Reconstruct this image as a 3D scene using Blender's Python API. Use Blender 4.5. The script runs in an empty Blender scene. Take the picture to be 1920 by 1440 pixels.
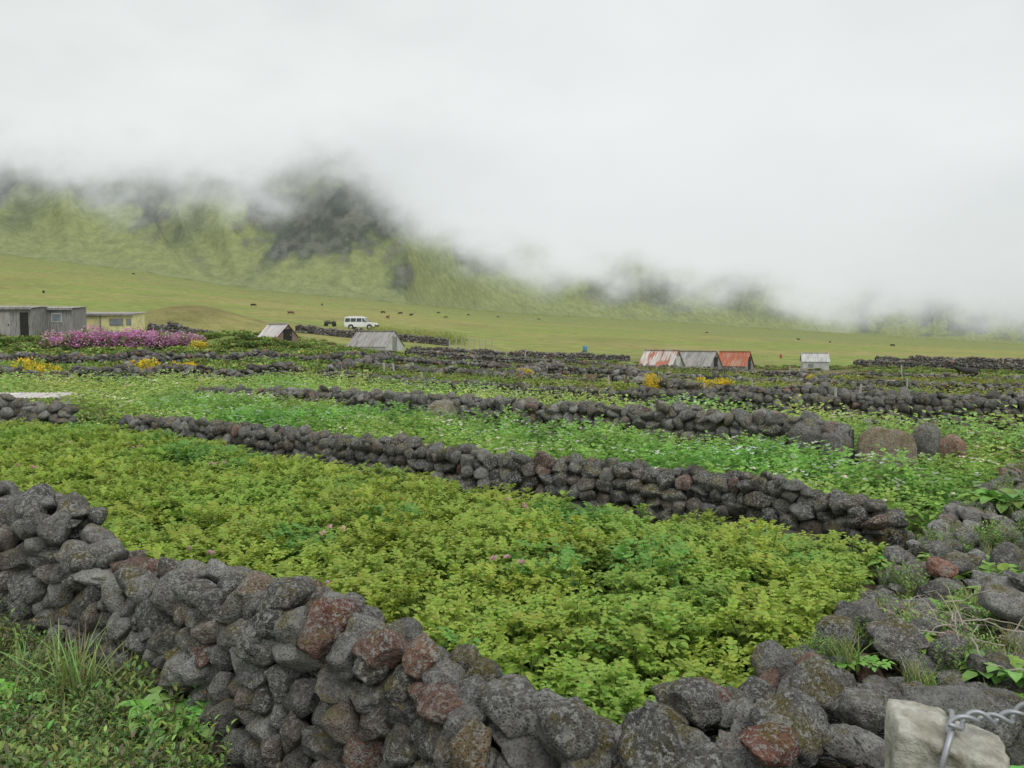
import bpy, bmesh, math, random
import numpy as np
from mathutils import Vector, Matrix, Euler, noise as mn
C = bpy.context.scene.collection
R = math.radians
PITCH = math.atan(80/1493.0); CZ = 2.05
# ------------------------------------------------------------------ helpers
def link(o, parent=None):
    C.objects.link(o)
    if parent: o.parent = parent
    return o
def tag(o, label=None, cat=None, group=None, kind=None):
    if label: o['label'] = label
    if cat: o['category'] = cat
    if group: o['group'] = group
    if kind: o['kind'] = kind
    return o
def empty(name, loc, rz=0):
    o = bpy.data.objects.new(name, None); link(o); o.location = loc; o.rotation_euler = (0, 0, rz)
    o.empty_display_size = .2
    return o
def interp(x, xs, ys):
    if x <= xs[0]: return ys[0]
    if x >= xs[-1]: return ys[-1]
    for i in range(1, len(xs)):
        if x <= xs[i]:
            t = (x-xs[i-1])/(xs[i]-xs[i-1]); return ys[i-1]*(1-t)+ys[i]*t
def sm(t): t = max(0, min(1, t)); return t*t*(3-2*t)
def lerp(a, b, t): return a*(1-t)+b*t
# ------------------------------------------------------------------ terrain
SK = [-.643, -.32, 0, .32, .643]
ROWS = [(8, [0,0,0,0,0]), (14, [.1,0,0,0,0]), (20, [.3,.1,.05,0,-.05]), (30, [.35,.15,.05,-.15,-.3]),
        (45, [.8,.75,.1,-.3,-.5]), (60, [2.7,1.45,.1,-.5,-.6]), (80, [3.9,2.0,.2,-.9,-.95]),
        (120, [6.0,5.3,1.6,-.4,-1.2]), (200, [10,8.2,3.9,.2,-1.6])]
FU = [-500, 0, 250, 480, 720, 960, 1200, 1440, 1700, 1920, 2400]
FV = [440, 478, 508, 545, 566, 588, 601, 617, 634, 647, 656]
def Yfoot(u): return interp(u, [0, 760, 900, 1400, 1920, 2400], [700, 730, 1000, 1400, 2000, 2400])
RK = [r[0] for r in ROWS]
def Z(x, y):
    if y < 5: return 0.0
    s = max(-.9, min(.9, x/y)); u = 960+1493*s
    if y <= 200:
        if y <= 8: z = 0.0
        else:
            for i in range(1, len(RK)):
                if y <= RK[i]: break
            t = (y-RK[i-1])/(RK[i]-RK[i-1])
            z = lerp(interp(s, SK, ROWS[i-1][1]), interp(s, SK, ROWS[i][1]), t)
    else:
        z2 = interp(s, SK, ROWS[-1][1]); v2 = 640-(z2-CZ)/200*1493
        yf = Yfoot(u); t = min(1.15, math.log(y/200)/math.log(yf/200))
        v = v2+(interp(u, FU, FV)-v2)*t
        z = CZ+(640-v)/1493*y
    if 70 < y < 140: z += 2.6*math.exp(-((x+40)/7.5)**2-((y-100)/10)**2)
    if 40 < y < 85: z += 1.0*math.exp(-((x+20)/5.0)**2-((y-62)/6)**2)
    if y > 20: z += .12*min(1, (y-20)/30)*mn.noise(Vector((x*.13, y*.13, 3)))
    if y > 110: z += .9*min(1, (y-110)/200)*mn.noise(Vector((x*.02, y*.02, 9)))
    return z
def ray(u, v):
    dx = u-960; f = 1493; k = 720-v
    y = f*math.cos(PITCH)+k*math.sin(PITCH); z = -f*math.sin(PITCH)+k*math.cos(PITCH)
    return dx/y, z/y
def pt(u, v, Y):
    a, b = ray(u, v); return Vector((a*Y, Y, CZ+b*Y))
def gnd(u, v):
    a, b = ray(u, v); y = 2.0
    while y < 2500:
        if CZ+b*y <= Z(a*y, y): return Vector((a*y, y, Z(a*y, y)))
        y *= 1.006
    return Vector((a*y, y, CZ+b*y))
def on(u, Y):
    x = (u-960)/1493*Y; return Vector((x, Y, Z(x, Y)))
# ------------------------------------------------------------------ numpy mesh building
class MB:
    def __init__(s): s.v = []; s.f = []; s.c = []
    def add(s, vs, fs, col):
        b = len(s.v); s.v += [tuple(p) for p in vs]; s.f += [tuple(i+b for i in f) for f in fs]
        s.c += [col]*len(vs)
    def box(s, c, d, col=(1,1,1), rz=0, M=None):
        x, y, z = d[0]/2, d[1]/2, d[2]/2
        vs = [Vector((a*x, b*y, e*z)) for e in (-1, 1) for a, b in ((-1,-1),(1,-1),(1,1),(-1,1))]
        q = M if M else Matrix.Rotation(rz, 3, 'Z')
        s.add([q @ p+Vector(c) for p in vs], [(3,2,1,0),(4,5,6,7),(0,1,5,4),(1,2,6,5),(2,3,7,6),(3,0,4,7)], col)
    def tube(s, pts, rads, col=(1,1,1), n=8, caps=True):
        pts = [Vector(p) for p in pts]
        if not hasattr(rads, '__len__'): rads = [rads]*len(pts)
        vs = []; m = len(pts); up = None
        for i, p in enumerate(pts):
            t = (pts[min(i+1, m-1)]-pts[max(i-1, 0)]).normalized()
            if up is None: up = Vector((0,0,1)) if abs(t.z) < .9 else Vector((1,0,0))
            a = t.cross(up).normalized(); b = a.cross(t).normalized(); up = b
            for k in range(n):
                w = 2*math.pi*k/n; vs.append(p+a*math.cos(w)*rads[i]+b*math.sin(w)*rads[i])
        fs = [(i*n+k, i*n+(k+1)%n, (i+1)*n+(k+1)%n, (i+1)*n+k) for i in range(m-1) for k in range(n)]
        if caps: fs += [tuple(range(n-1, -1, -1)), tuple((m-1)*n+k for k in range(n))]
        s.add(vs, fs, col)
    def arr(s):
        V = np.array(s.v, dtype=np.float64); T = np.array([len(f) for f in s.f]); L = np.array([i for f in s.f for i in f])
        return (V, L, T, np.array(s.c, dtype=np.float64))
    def build(s, name, m, parent=None, smooth=False):
        return build(name, s.arr(), m, parent, smooth)
def mesh_np(name, A, m, smooth=False):
    V, L, T, Cc = A
    me = bpy.data.meshes.new(name)
    me.vertices.add(len(V)); me.loops.add(len(L)); me.polygons.add(len(T))
    me.vertices.foreach_set('co', np.ascontiguousarray(V, dtype=np.float32).ravel())
    me.loops.foreach_set('vertex_index', L.astype(np.int32))
    st = np.concatenate([[0], np.cumsum(T)[:-1]]).astype(np.int32)
    me.polygons.foreach_set('loop_start', st)
    me.update(calc_edges=True)
    me.polygons.foreach_set('use_smooth', np.full(len(T), smooth))
    a = me.color_attributes.new('Col', 'FLOAT_COLOR', 'POINT')
    cc = np.ones((len(V), 4), dtype=np.float32); cc[:, :3] = Cc; a.data.foreach_set('color', cc.ravel())
    me.materials.append(m); me.validate(); me.update()
    return me
def build(name, A, m, parent=None, smooth=False):
    return link(bpy.data.objects.new(name, mesh_np(name, A, m, smooth)), parent)
class Merge:
    def __init__(s): s.V = []; s.L = []; s.T = []; s.C = []; s.n = 0
    def inst(s, A, M3, p, cm=(1,1,1), setcol=False):
        V, L, T, Cc = A
        s.V.append(V @ np.array(M3).T+np.array(p)); s.L.append(L+s.n); s.T.append(T)
        s.C.append(np.tile(np.array(cm), (len(V), 1)) if setcol else Cc*np.array(cm)); s.n += len(V)
    def arr(s): return (np.concatenate(s.V), np.concatenate(s.L), np.concatenate(s.T), np.concatenate(s.C))
    def build(s, name, m, parent=None, smooth=False): return build(name, s.arr(), m, parent, smooth)
def rotm(rx, ry, rz, sc=(1,1,1)):
    return Euler((rx, ry, rz)).to_matrix() @ Matrix.Diagonal(Vector(sc))
# ------------------------------------------------------------------ materials
def M(name):
    m = bpy.data.materials.new(name); m.use_nodes = True; n = m.node_tree.nodes; l = m.node_tree.links
    return m, n, l, n['Principled BSDF']
def mixc(n, l, fac, a, b, mode='MIX'):
    x = n.new('ShaderNodeMix'); x.data_type = 'RGBA'; x.blend_type = mode
    for sock, val in ((x.inputs[0], fac), (x.inputs[6], a), (x.inputs[7], b)):
        if isinstance(val, (int, float)): sock.default_value = val
        elif isinstance(val, tuple): sock.default_value = val if len(val) == 4 else val+(1,)
        else: l.new(val, sock)
    return x.outputs[2]
def nz(n, l, vec, scale, detail=4, rough=.6):
    x = n.new('ShaderNodeTexNoise'); x.inputs['Scale'].default_value = scale; x.inputs['Detail'].default_value = detail
    x.inputs['Roughness'].default_value = rough
    if vec is not None: l.new(vec, x.inputs['Vector'])
    return x.outputs['Fac']
def ramp(n, l, fac, a, b, ca=(0,0,0,1), cb=(1,1,1,1)):
    x = n.new('ShaderNodeValToRGB'); x.color_ramp.elements[0].position = a; x.color_ramp.elements[1].position = b
    x.color_ramp.elements[0].color = ca; x.color_ramp.elements[1].color = cb; l.new(fac, x.inputs[0]); return x.outputs[0]
def math_(n, l, op, a, b):
    x = n.new('ShaderNodeMath'); x.operation = op
    for i, v in enumerate((a, b)):
        if isinstance(v, (int, float)): x.inputs[i].default_value = v
        else: l.new(v, x.inputs[i])
    return x.outputs[0]
def bump(n, l, h, st, dist, bs):
    x = n.new('ShaderNodeBump'); x.inputs['Strength'].default_value = st; x.inputs['Distance'].default_value = dist
    l.new(h, x.inputs['Height']); l.new(x.outputs[0], bs.inputs['Normal'])
def pos(n): return n.new('ShaderNodeNewGeometry').outputs['Position']
def stone_mat(name, objcol, lichen=1.0, far=False):
    m, n, l, bs = M(name); P = pos(n)
    if objcol: base = n.new('ShaderNodeObjectInfo').outputs['Color']
    else:
        a = n.new('ShaderNodeVertexColor'); a.layer_name = 'Col'; base = a.outputs[0]
    n1 = nz(n, l, P, 16, 6, .75)
    c = mixc(n, l, 1.0, base, ramp(n, l, n1, .3, .72, (.5,.49,.485,1), (1.7,1.67,1.63,1)), 'MULTIPLY')
    if not far:
        g = n.new('ShaderNodeNewGeometry'); sx = n.new('ShaderNodeSeparateXYZ'); l.new(g.outputs['Normal'], sx.inputs[0])
        up = ramp(n, l, sx.outputs[2], -.2, .6)
        mo = math_(n, l, 'MULTIPLY', ramp(n, l, nz(n, l, P, 4.5, 5, .65), .51, .61), up)
        n50 = nz(n, l, P, 46, 4, .75)
        c = mixc(n, l, math_(n, l, 'MULTIPLY', mo, .75), c, mixc(n, l, n50, (.10,.08,.025), (.32,.28,.08)))
        f1 = ramp(n, l, n50, .52, .575); f2 = ramp(n, l, nz(n, l, P, 3.2, 3, .5), .32, .54)
        c = mixc(n, l, math_(n, l, 'MULTIPLY', math_(n, l, 'MULTIPLY', f1, f2), .8*lichen), c, (.56,.57,.53))
        f3 = ramp(n, l, nz(n, l, P, 11, 5, .78), .545, .625)
        c = mixc(n, l, math_(n, l, 'MULTIPLY', f3, .7*lichen), c, (.44,.44,.42))
        v = n.new('ShaderNodeTexVoronoi'); v.inputs['Scale'].default_value = 85; l.new(P, v.inputs['Vector'])
        pit = ramp(n, l, v.outputs['Distance'], .12, .5)
        c = mixc(n, l, math_(n, l, 'MULTIPLY', math_(n, l, 'SUBTRACT', 1, pit), .45), c, (.035,.032,.03))
        h = math_(n, l, 'ADD', math_(n, l, 'MULTIPLY', pit, .4), math_(n, l, 'MULTIPLY', nz(n, l, P, 24, 7, .8), 1.5))
        bump(n, l, h, 1.0, .036, bs)
    else:
        bump(n, l, n1, .8, .08, bs)
    l.new(c, bs.inputs['Base Color']); bs.inputs['Roughness'].default_value = .95
    bs.inputs['Specular IOR Level'].default_value = .15
    return m
def leaf_mat(name, trans=.3, rough=.5, rnd=.35):
    m, n, l, bs = M(name)
    a = n.new('ShaderNodeVertexColor'); a.layer_name = 'Col'
    oi = n.new('ShaderNodeObjectInfo')
    mr = n.new('ShaderNodeMapRange'); l.new(oi.outputs['Random'], mr.inputs[0]); mr.inputs[3].default_value = 1-rnd/2; mr.inputs[4].default_value = 1+rnd/2
    c = mixc(n, l, 1.0, a.outputs[0], mr.outputs[0], 'MULTIPLY')
    bl = ramp(n, l, nz(n, l, pos(n), 22, 3), .3, .7, (.82,.84,.75,1), (1.18,1.16,1.18,1))
    c = mixc(n, l, 1.0, c, bl, 'MULTIPLY')
    l.new(c, bs.inputs['Base Color']); bs.inputs['Roughness'].default_value = rough
    bs.inputs['Specular IOR Level'].default_value = .35
    t = n.new('ShaderNodeBsdfTranslucent'); l.new(c, t.inputs[0])
    x = n.new('ShaderNodeMixShader'); x.inputs[0].default_value = trans
    l.new(bs.outputs[0], x.inputs[1]); l.new(t.outputs[0], x.inputs[2]); l.new(x.outputs[0], n['Material Output'].inputs[0])
    return m
def plain(name, col, rough=.6, var=.25, scale=3, col2=None, thr=(.45,.6), metal=0, stretch=None, bm=0.0):
    m, n, l, bs = M(name)
    tc = n.new('ShaderNodeTexCoord').outputs['Object']
    if stretch:
        mp = n.new('ShaderNodeMapping'); mp.inputs['Scale'].default_value = stretch; l.new(tc, mp.inputs[0]); tc = mp.outputs[0]
    f = nz(n, l, tc, scale, 6, .65)
    k = ramp(n, l, f, .3, .7, (1-var,)*3+(1,), (1+var,)*3+(1,))
    c = col+(1,)
    if col2: c = mixc(n, l, ramp(n, l, nz(n, l, tc, scale*.6, 5, .6), thr[0], thr[1]), col, col2)
    c = mixc(n, l, 1.0, c, k, 'MULTIPLY')
    l.new(c, bs.inputs['Base Color']); bs.inputs['Roughness'].default_value = rough; bs.inputs['Metallic'].default_value = metal
    if bm: bump(n, l, f, bm, .02, bs)
    return m
MS = stone_mat('basalt_stone', True); MSV = stone_mat('basalt_stone_packed', False); MSM = stone_mat('basalt_stone_mid', False, .7); MSF = stone_mat('basalt_stone_far', False, far=True)
ML = leaf_mat('potato_leaf', .38, .55, .25); MLW = leaf_mat('weed_leaf', .25, .55, .2)
MFL = leaf_mat('far_leaf', .15, .7, .15)
# ------------------------------------------------------------------ world, sun, camera
w = bpy.data.worlds.new('World'); bpy.context.scene.world = w; w.use_nodes = True
n = w.node_tree.nodes; l = w.node_tree.links; bg = n['Background']
sky = n.new('ShaderNodeTexSky'); sky.sky_type = 'NISHITA'; sky.sun_disc = False; sky.sun_elevation = R(50); sky.sun_rotation = R(20)
tc = n.new('ShaderNodeTexCoord').outputs['Generated']
mp = n.new('ShaderNodeMapping'); mp.inputs['Scale'].default_value = (1, 1, 2.0); mp.inputs['Location'].default_value = (.35, .1, .2); l.new(tc, mp.inputs[0])
f = nz(n, l, mp.outputs[0], 2.2, 5, .5)
oc = ramp(n, l, f, .34, .66, (.69,.72,.71,1), (.87,.895,.88,1))
dt = n.new('ShaderNodeVectorMath'); dt.operation = 'DOT_PRODUCT'; l.new(tc, dt.inputs[0])
d = Vector((.25, 1, .22)).normalized(); dt.inputs[1].default_value = d
oc = mixc(n, l, ramp(n, l, dt.outputs['Value'], .93, 1.0, (0,0,0,1), (.7,.7,.7,1)), oc, (.91,.93,.92))
sz = n.new('ShaderNodeSeparateXYZ'); l.new(tc, sz.inputs[0])
oc = mixc(n, l, 1.0, oc, ramp(n, l, sz.outputs[2], .0, .26, (.87,.885,.89,1), (1,1,1,1)), 'MULTIPLY')
sk = mixc(n, l, 1.0, sky.outputs[0], (.09,.09,.09), 'MULTIPLY')
c = mixc(n, l, .95, sk, oc)
l.new(c, bg.inputs[0]); bg.inputs[1].default_value = 1.0
sd = bpy.data.lights.new('sun', 'SUN'); sd.energy = 1.5; sd.angle = R(40); sd.color = (1, .98, .95)
so = bpy.data.objects.new('sun', sd); link(so); so.rotation_euler = (R(30), R(12), R(10))
cd = bpy.data.cameras.new('camera'); cd.lens = 28; cd.sensor_width = 36; cd.clip_end = 12000; cd.clip_start = .05
co = bpy.data.objects.new('camera', cd); link(co); co.location = (0, 0, CZ); co.rotation_euler = (R(90)-PITCH, 0, 0)
bpy.context.scene.camera = co
bpy.context.scene.view_settings.view_transform = 'Standard'
# ------------------------------------------------------------------ layout polylines: (u, depth, height)
W1 = [(-330,7.6,1.0),(-150,6.3,1.0),(0,5.5,.98),(95,5.25,.98),(150,5.05,.80),(250,4.72,.66),(400,4.1,.82),(600,3.5,.85),(800,3.12,.78),(1000,2.8,.69),(1150,2.64,.69),(1300,2.58,.70)]
W5 = [(1320,2.58,.68),(1465,2.85,.58),(1650,3.35,.54),(1760,4.2,.46),(1810,5.2,.40),(1875,7.4,.32),(1955,9.5,.32),(2030,13,.3)]
W2 = [(1692,7.15,.38),(1620,7.7,.50),(1400,8.6,.57),(1150,9.4,.57),(1000,9.95,.57),(900,10.3,.58),(700,11.7,.58),(550,13,.56),(400,14.3,.54),(240,15.6,.45)]
W3 = [(1600,13.1,.68),(1450,14,.72),(1300,15,.72),(1150,16,.70),(1000,17,.70),(850,18.6,.68),(700,20.5,.62),(600,22,.56),(480,23.5,.45),(370,24.5,.36)]
W4 = [(2050,18.3,.68),(1960,18.5,.68),(1800,19,.68),(1600,20,.66),(1400,21.6,.6),(1200,24,.55),(1000,27,.48),(800,31.5,.42),(600,36,.38)]
def fu(W): s = sorted(W); return [p[0] for p in s], [p[1] for p in s]
U1, Y1 = fu(W1); U2, Y2 = fu(W2); U3, Y3 = fu(W3); U4, Y4 = fu(W4)
def near_front(u): return interp(u, [-600,-330,-150,0,250,400,600,800,1000,1150,1260,1350,1440,1540,1610,1660], [9.5,8.2,6.9,6.05,5.2,4.55,3.95,3.52,3.2,3.1,3.1,3.35,3.7,4.3,5.2,6.3])
def near_back(u): return interp(u, [-600,240,400,550,700,900,1000,1150,1400,1620,1670], [16.8,15.3,13.5,12.1,10.9,9.6,9.2,8.65,7.9,7.1,6.8])
def f2_front(u): return interp(u, U2, Y2)+.45 if u < 1640 else interp(u, [1640,1700,1760,1850,1900], [8,7.6,8.2,9.5,11])
def f2_back(u): return interp(u, [250,370]+U3[1:-1]+[1590,1600,1730,1760,1900], [20,23.6]+[y-.8 for y in Y3[1:-1]]+[12.3,11.3,11.3,11.8,12.3])
def f3_front(u): return interp(u, [-200,240,300,370]+U3[1:]+[1720,2000], [18.3,18.6,20.5,25.1]+[y+.5 for y in Y3[1:]]+[13.6,13.8])
def f3_back(u): return interp(u, [-200,430,600]+U4[1:], [30,32.6,34.7]+[y-1.1 for y in Y4[1:]])
def inreg(x, y):
    if y < 1: return 0
    u = 960+1493*x/y
    if -600 < u < 1680 and near_front(u)-.1 < y < near_back(u): return 1
    if 250 < u < 1900 and f2_front(u) < y < f2_back(u): return 2
    if -200 < u < 2000 and f3_front(u) < y < f3_back(u): return 3
    return 0
# ------------------------------------------------------------------ ground sheet
ys = list(np.arange(-14, 3, 1.0))+[3+.12*i for i in range(60)]
y = ys[-1]
while y < 2900: y *= 1.02; ys.append(y)
ns = 300; gv = []; gc = []
for y in ys:
    ye = max(y, 9)
    for j in range(ns+1):
        s = -1.25+2.5*j/ns; x = s*ye; z = Z(x, y)
        if y > 400:
            u = 960+1493*x/y
            if y > Yfoot(u)*1.0: z -= (y-Yfoot(u)*1.0)*.3
        r = inreg(x, y); nn = mn.noise(Vector((x*.3, y*.3, 0))); n2 = mn.noise(Vector((x*.06, y*.06, 5))); n3 = mn.noise(Vector((x*.012, y*.02, 7))); n4 = mn.noise(Vector((x*.03, y*.012, 17)))
        if r == 1: c = (.10,.075,.055)
        elif r: c = (.12,.12,.06)
        elif y < 22: c = tuple(lerp(a, b, sm(.5+nn)) for a, b in zip((.09,.08,.045), (.13,.17,.045)))
        else:
            mid = tuple(lerp(a, b, sm(.5+1.5*n2+.5*nn)) for a, b in zip((.19,.175,.09), (.21,.28,.075)))
            pl = tuple(lerp(a, b, sm(.5+1.3*n3+.4*n2)) for a, b in zip((.30,.285,.11), (.235,.285,.085)))
            pl = tuple(lerp(a, b, sm((n4-.1)*2.5)*.4) for a, b in zip(pl, (.22,.195,.09)))
            if y > 300: pl = tuple(lerp(a, b, sm((y-300)/500)*.8) for a, b in zip(pl, (.22,.25,.105)))
            u = 960+1493*x/max(y, 1); yb = interp(u, [0, 500, 960, 1400, 1920], [70, 78, 85, 90, 100])
            c = tuple(lerp(a, b, sm((y-yb)/18)) for a, b in zip(mid, pl))
            mo = math.exp(-((x+40)/8)**2-((y-98)/12)**2)
            c = tuple(lerp(a, b, min(1, mo*.9)) for a, b in zip(c, (.20,.18,.08)))
        gv.append((x, y, z)); gc.append(c)
W_ = ns+1
F = [(i*W_+j, i*W_+j+1, (i+1)*W_+j+1, (i+1)*W_+j) for i in range(len(ys)-1) for j in range(ns)]
A = (np.array(gv), np.array(F).ravel(), np.full(len(F), 4), np.array(gc))
m, n, l, bs = M('ground_earth_and_grass'); P = pos(n)
a = n.new('ShaderNodeVertexColor'); a.layer_name = 'Col'
c = mixc(n, l, 1.0, a.outputs[0], ramp(n, l, nz(n, l, P, .25, 8, .75), .3, .7, (.62,.64,.62,1), (1.36,1.33,1.28,1)), 'MULTIPLY')
c = mixc(n, l, 1.0, c, ramp(n, l, nz(n, l, P, 5, 5, .7), .3, .7, (.7,.7,.7,1), (1.25,1.25,1.25,1)), 'MULTIPLY')
l.new(c, bs.inputs[0]); bs.inputs['Roughness'].default_value = .95; bs.inputs['Specular IOR Level'].default_value = .1
bump(n, l, nz(n, l, P, 12, 6, .7), .8, .06, bs)
g = build('ground', A, m, None, True); tag(g, kind='structure')
# ------------------------------------------------------------------ mountain, its upper slopes turning transparent in place of cloud
def ridged(x, y, z): return 1-2*abs(mn.noise(Vector((x, y, z))))
MU = [-500, 0, 150, 300, 450, 600, 690, 740, 800, 870, 1000, 1150, 1200, 1260, 1500, 1900, 2400]
MVv = [330, 338, 350, 362, 366, 350, 348, 385, 452, 490, 514, 526, 522, 542, 575, 606, 624]
NS = 1000; NR = 190; mz = np.zeros((NR+1, NS+1)); mx = np.zeros_like(mz); my = np.zeros_like(mz); inf = {}
for i in range(NR+1):
    for j in range(NS+1):
        s = -.95+1.95*j/NS; u = 960+1493*s; su = max(-500, min(2400, u)); yf = Yfoot(su)
        t = i/NR; r = -12+560*(t**1.45)*(yf/700)**.55
        y = yf+r; a_ = s*yf
        zf = CZ+(640-interp(su, FU, FV))/1493*yf
        wx = a_*.0125+.6*mn.noise(Vector((a_*.008, r*.006, 2)))+r*.0028
        rg = ridged(wx, r*.0010, 1.7); rg2 = ridged(wx*2.7+4, r*.003, 8.1); rg3 = mn.fractal(Vector((a_*.05, r*.03, 4)), 1, 2, 4)
        k = .66+.55*rg+.18*rg2
        if u < 900: k += .30*math.exp(-((u-660)/130)**2)
        k = max(.28, k)*interp(u, [780, 950, 1900], [1, .8, .7])
        rr = max(0, r); h = .80*rr*k*(rr/(rr+24))+5*rg3*min(1, rr/80)
        z = zf+h+(r*.6 if r < 0 else 0)
        mx[i,j] = s*y; my[i,j] = y; mz[i,j] = z; inf[i,j] = (u, rr, yf, rg, rg2, rg3, wx, a_, r)
# the slope keeps climbing away from the plain: no reverse slopes
el = (mz-CZ)/my; el = np.maximum.accumulate(el, axis=0)+np.arange(NR+1)[:, None]*4e-5; mz = CZ+el*my
mv = []; mc = []; mist_fade = np.zeros((NR+1, NS+1))
for i in range(NR+1):
    for j in range(NS+1):
        u, rr, yf, rg, rg2, rg3, wx, a_, r = inf[i,j]; z = mz[i,j]; y = my[i,j]
        v = 640-(z-CZ)/y*1493
        nn = mn.fractal(Vector((u*.0060, v*.0085, 3)), 1, 2, 5); nf = mn.fractal(Vector((u*.032, v*.04, 13)), 1, 2, 4)
        dg = u+1.1*(v-400)                       # gullies run down to the right
        gl = ridged(dg*.0105+.25*mn.noise(Vector((u*.01, v*.012, 5))), v*.0015, 21.3)
        d = 0  # darkening of slope colour: crags and scrub, plus painted gully shade
        d += sm((.05-rg)*3.2+.35*nf)*sm((rr-14)/30)*.7
        d += sm((-.28-gl)*5+.5*nf)*sm((rr-18)/40)*.75
        d += sm((-.1-rg2)*3+.3*nf)*sm((rr-20)/50)*.45
        if u < 830: d += .85*sm((414-v)/60+1.0*nn+.5*nf)
        d += .95*sm(1.6-((u-620)/160)**2-((v-415)/66)**2+1.4*nn+.6*nf)
        d += .9*sm(.9-((u-290)/52)**2-((v-425)/44)**2+1.3*nn+.6*nf)+.8*sm(1.0-((u-20)/70)**2-((v-375)/60)**2+1.4*nn)
        d += .95*sm(1.2-((u-748)/38)**2-((v-505)/58)**2+1.0*nn+.5*nf)
        if u > 850: d += .7*sm((nn-.02)*2.6+.7*nf+.2)*sm((rr-20)/60)
        if u > 1600: d += .6*sm((nf+.05)*3)*sm((rr-5)/30)
        d = min(1, d)*sm((rr-4)/25)
        gr = tuple(lerp(p, q, sm(.5+.7*nn+.6*rg+.5*gl)) for p, q in zip((.14,.165,.08), (.235,.27,.10)))  # ridges paler than gullies: relief shading painted into the turf colour
        dk = tuple(lerp(p, q, sm(.4+nf*1.8)) for p, q in zip((.05,.062,.048), (.125,.13,.105)))
        c = tuple(lerp(p, q, d) for p, q in zip(gr, dk))
        c = tuple(lerp(p, q, 1-sm(rr/30)) for p, q in zip(c, (.22,.25,.105)))
        hz = .06+.26*sm((yf-800)/1200)*sm(rr/80)  # distance haze painted into the slope colour
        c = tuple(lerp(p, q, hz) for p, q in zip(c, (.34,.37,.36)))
        # cloud imitated by slope transparency, set by bearing and view elevation plus noise
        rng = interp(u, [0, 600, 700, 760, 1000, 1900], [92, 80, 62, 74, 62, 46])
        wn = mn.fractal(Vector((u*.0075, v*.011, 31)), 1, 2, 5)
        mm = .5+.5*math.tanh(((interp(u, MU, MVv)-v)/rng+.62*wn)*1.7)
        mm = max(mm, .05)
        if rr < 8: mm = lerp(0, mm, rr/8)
        mist_fade[i,j] = min(1, mm*1.02)
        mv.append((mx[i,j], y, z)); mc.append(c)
mist_fade = mist_fade.ravel()
W_ = NS+1
F = [(i*W_+j, i*W_+j+1, (i+1)*W_+j+1, (i+1)*W_+j) for i in range(NR) for j in range(NS) if min(mist_fade[i*W_+j], mist_fade[(i+1)*W_+j], mist_fade[i*W_+j+1], mist_fade[(i+1)*W_+j+1]) < .9995]
m, n, l, bs = M('mountain_turf_and_scrub'); P = pos(n)
a = n.new('ShaderNodeVertexColor'); a.layer_name = 'Col'
c = mixc(n, l, 1.0, a.outputs[0], ramp(n, l, nz(n, l, P, .09, 8, .85), .3, .7, (.58,.6,.58,1), (1.38,1.36,1.34,1)), 'MULTIPLY')
l.new(c, bs.inputs[0]); bs.inputs['Roughness'].default_value = 1; bs.inputs['Specular IOR Level'].default_value = 0
bump(n, l, nz(n, l, P, .12, 7, .75), .7, 3, bs)
at = n.new('ShaderNodeAttribute'); at.attribute_name = 'MistFade'
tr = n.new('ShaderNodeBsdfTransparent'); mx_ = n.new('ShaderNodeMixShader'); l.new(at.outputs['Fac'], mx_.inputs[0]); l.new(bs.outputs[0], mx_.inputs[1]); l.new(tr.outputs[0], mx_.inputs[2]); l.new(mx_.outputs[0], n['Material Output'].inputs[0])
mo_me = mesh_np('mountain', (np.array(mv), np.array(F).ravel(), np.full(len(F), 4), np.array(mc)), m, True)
if len(mo_me.vertices) == len(mist_fade):
    at_ = mo_me.attributes.new('MistFade', 'FLOAT', 'POINT'); at_.data.foreach_set('value', np.array(mist_fade, dtype=np.float32))
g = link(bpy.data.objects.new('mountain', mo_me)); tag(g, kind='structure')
# ------------------------------------------------------------------ stones
def ico(sub):
    bm = bmesh.new(); bmesh.ops.create_icosphere(bm, subdivisions=sub, radius=1)
    V = np.array([v.co[:] for v in bm.verts]); F = [[v.index for v in f.verts] for f in bm.faces]; bm.free()
    return V, np.array(F).ravel(), np.full(len(F), 3)
def stone_shape(sub, seed, rough=.085, slab=False):
    rnd = random.Random(seed); V, L, T = ico(sub); V = V.copy()
    off = Vector((seed*7.3, 1, 2))
    if slab: V = np.sign(V)*np.abs(V)**.55; V[:, 0] *= 1-.22*np.maximum(0, V[:, 2])
    for i in range(len(V)):
        p = Vector(V[i]); V[i] = p*(1+(.12 if slab else .28)*mn.noise(p*1.2+off))
    for k in range(6 if slab else 13):
        d = Vector((rnd.gauss(0,1), rnd.gauss(0,1), rnd.gauss(0,1))).normalized(); h = rnd.uniform(.58, .86)+(.22 if slab else 0); dn = np.array(d)
        pr = V @ dn; ex = np.maximum(0, pr-h); V -= np.outer(ex*.94, dn)
    for i in range(len(V)):
        p = Vector(V[i]); q = rough*.8*mn.noise(p*3.2+off)+rough*.6*mn.noise(p*7+off)
        if sub > 3: q += rough*.5*mn.noise(p*15+off)-rough*.6*max(0, mn.noise(p*11+off)-.2)
        V[i] = p*(1+q)
    ext = (V.max(0)-V.min(0))/2; V = (V-(V.max(0)+V.min(0))/2)/ext
    return (V, L, T, np.ones((len(V), 3)))
SH4 = [stone_shape(4, s) for s in range(14)]; SH3 = [stone_shape(3, s+20) for s in range(10)]; SH2 = [stone_shape(2, s+40, .11) for s in range(8)]; SH1 = [stone_shape(1, s+60, .15) for s in range(6)]
SM4 = [mesh_np('stone', s, MS, True) for s in SH4]; SM3 = [mesh_np('stone', s, MS, True) for s in SH3]
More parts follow.
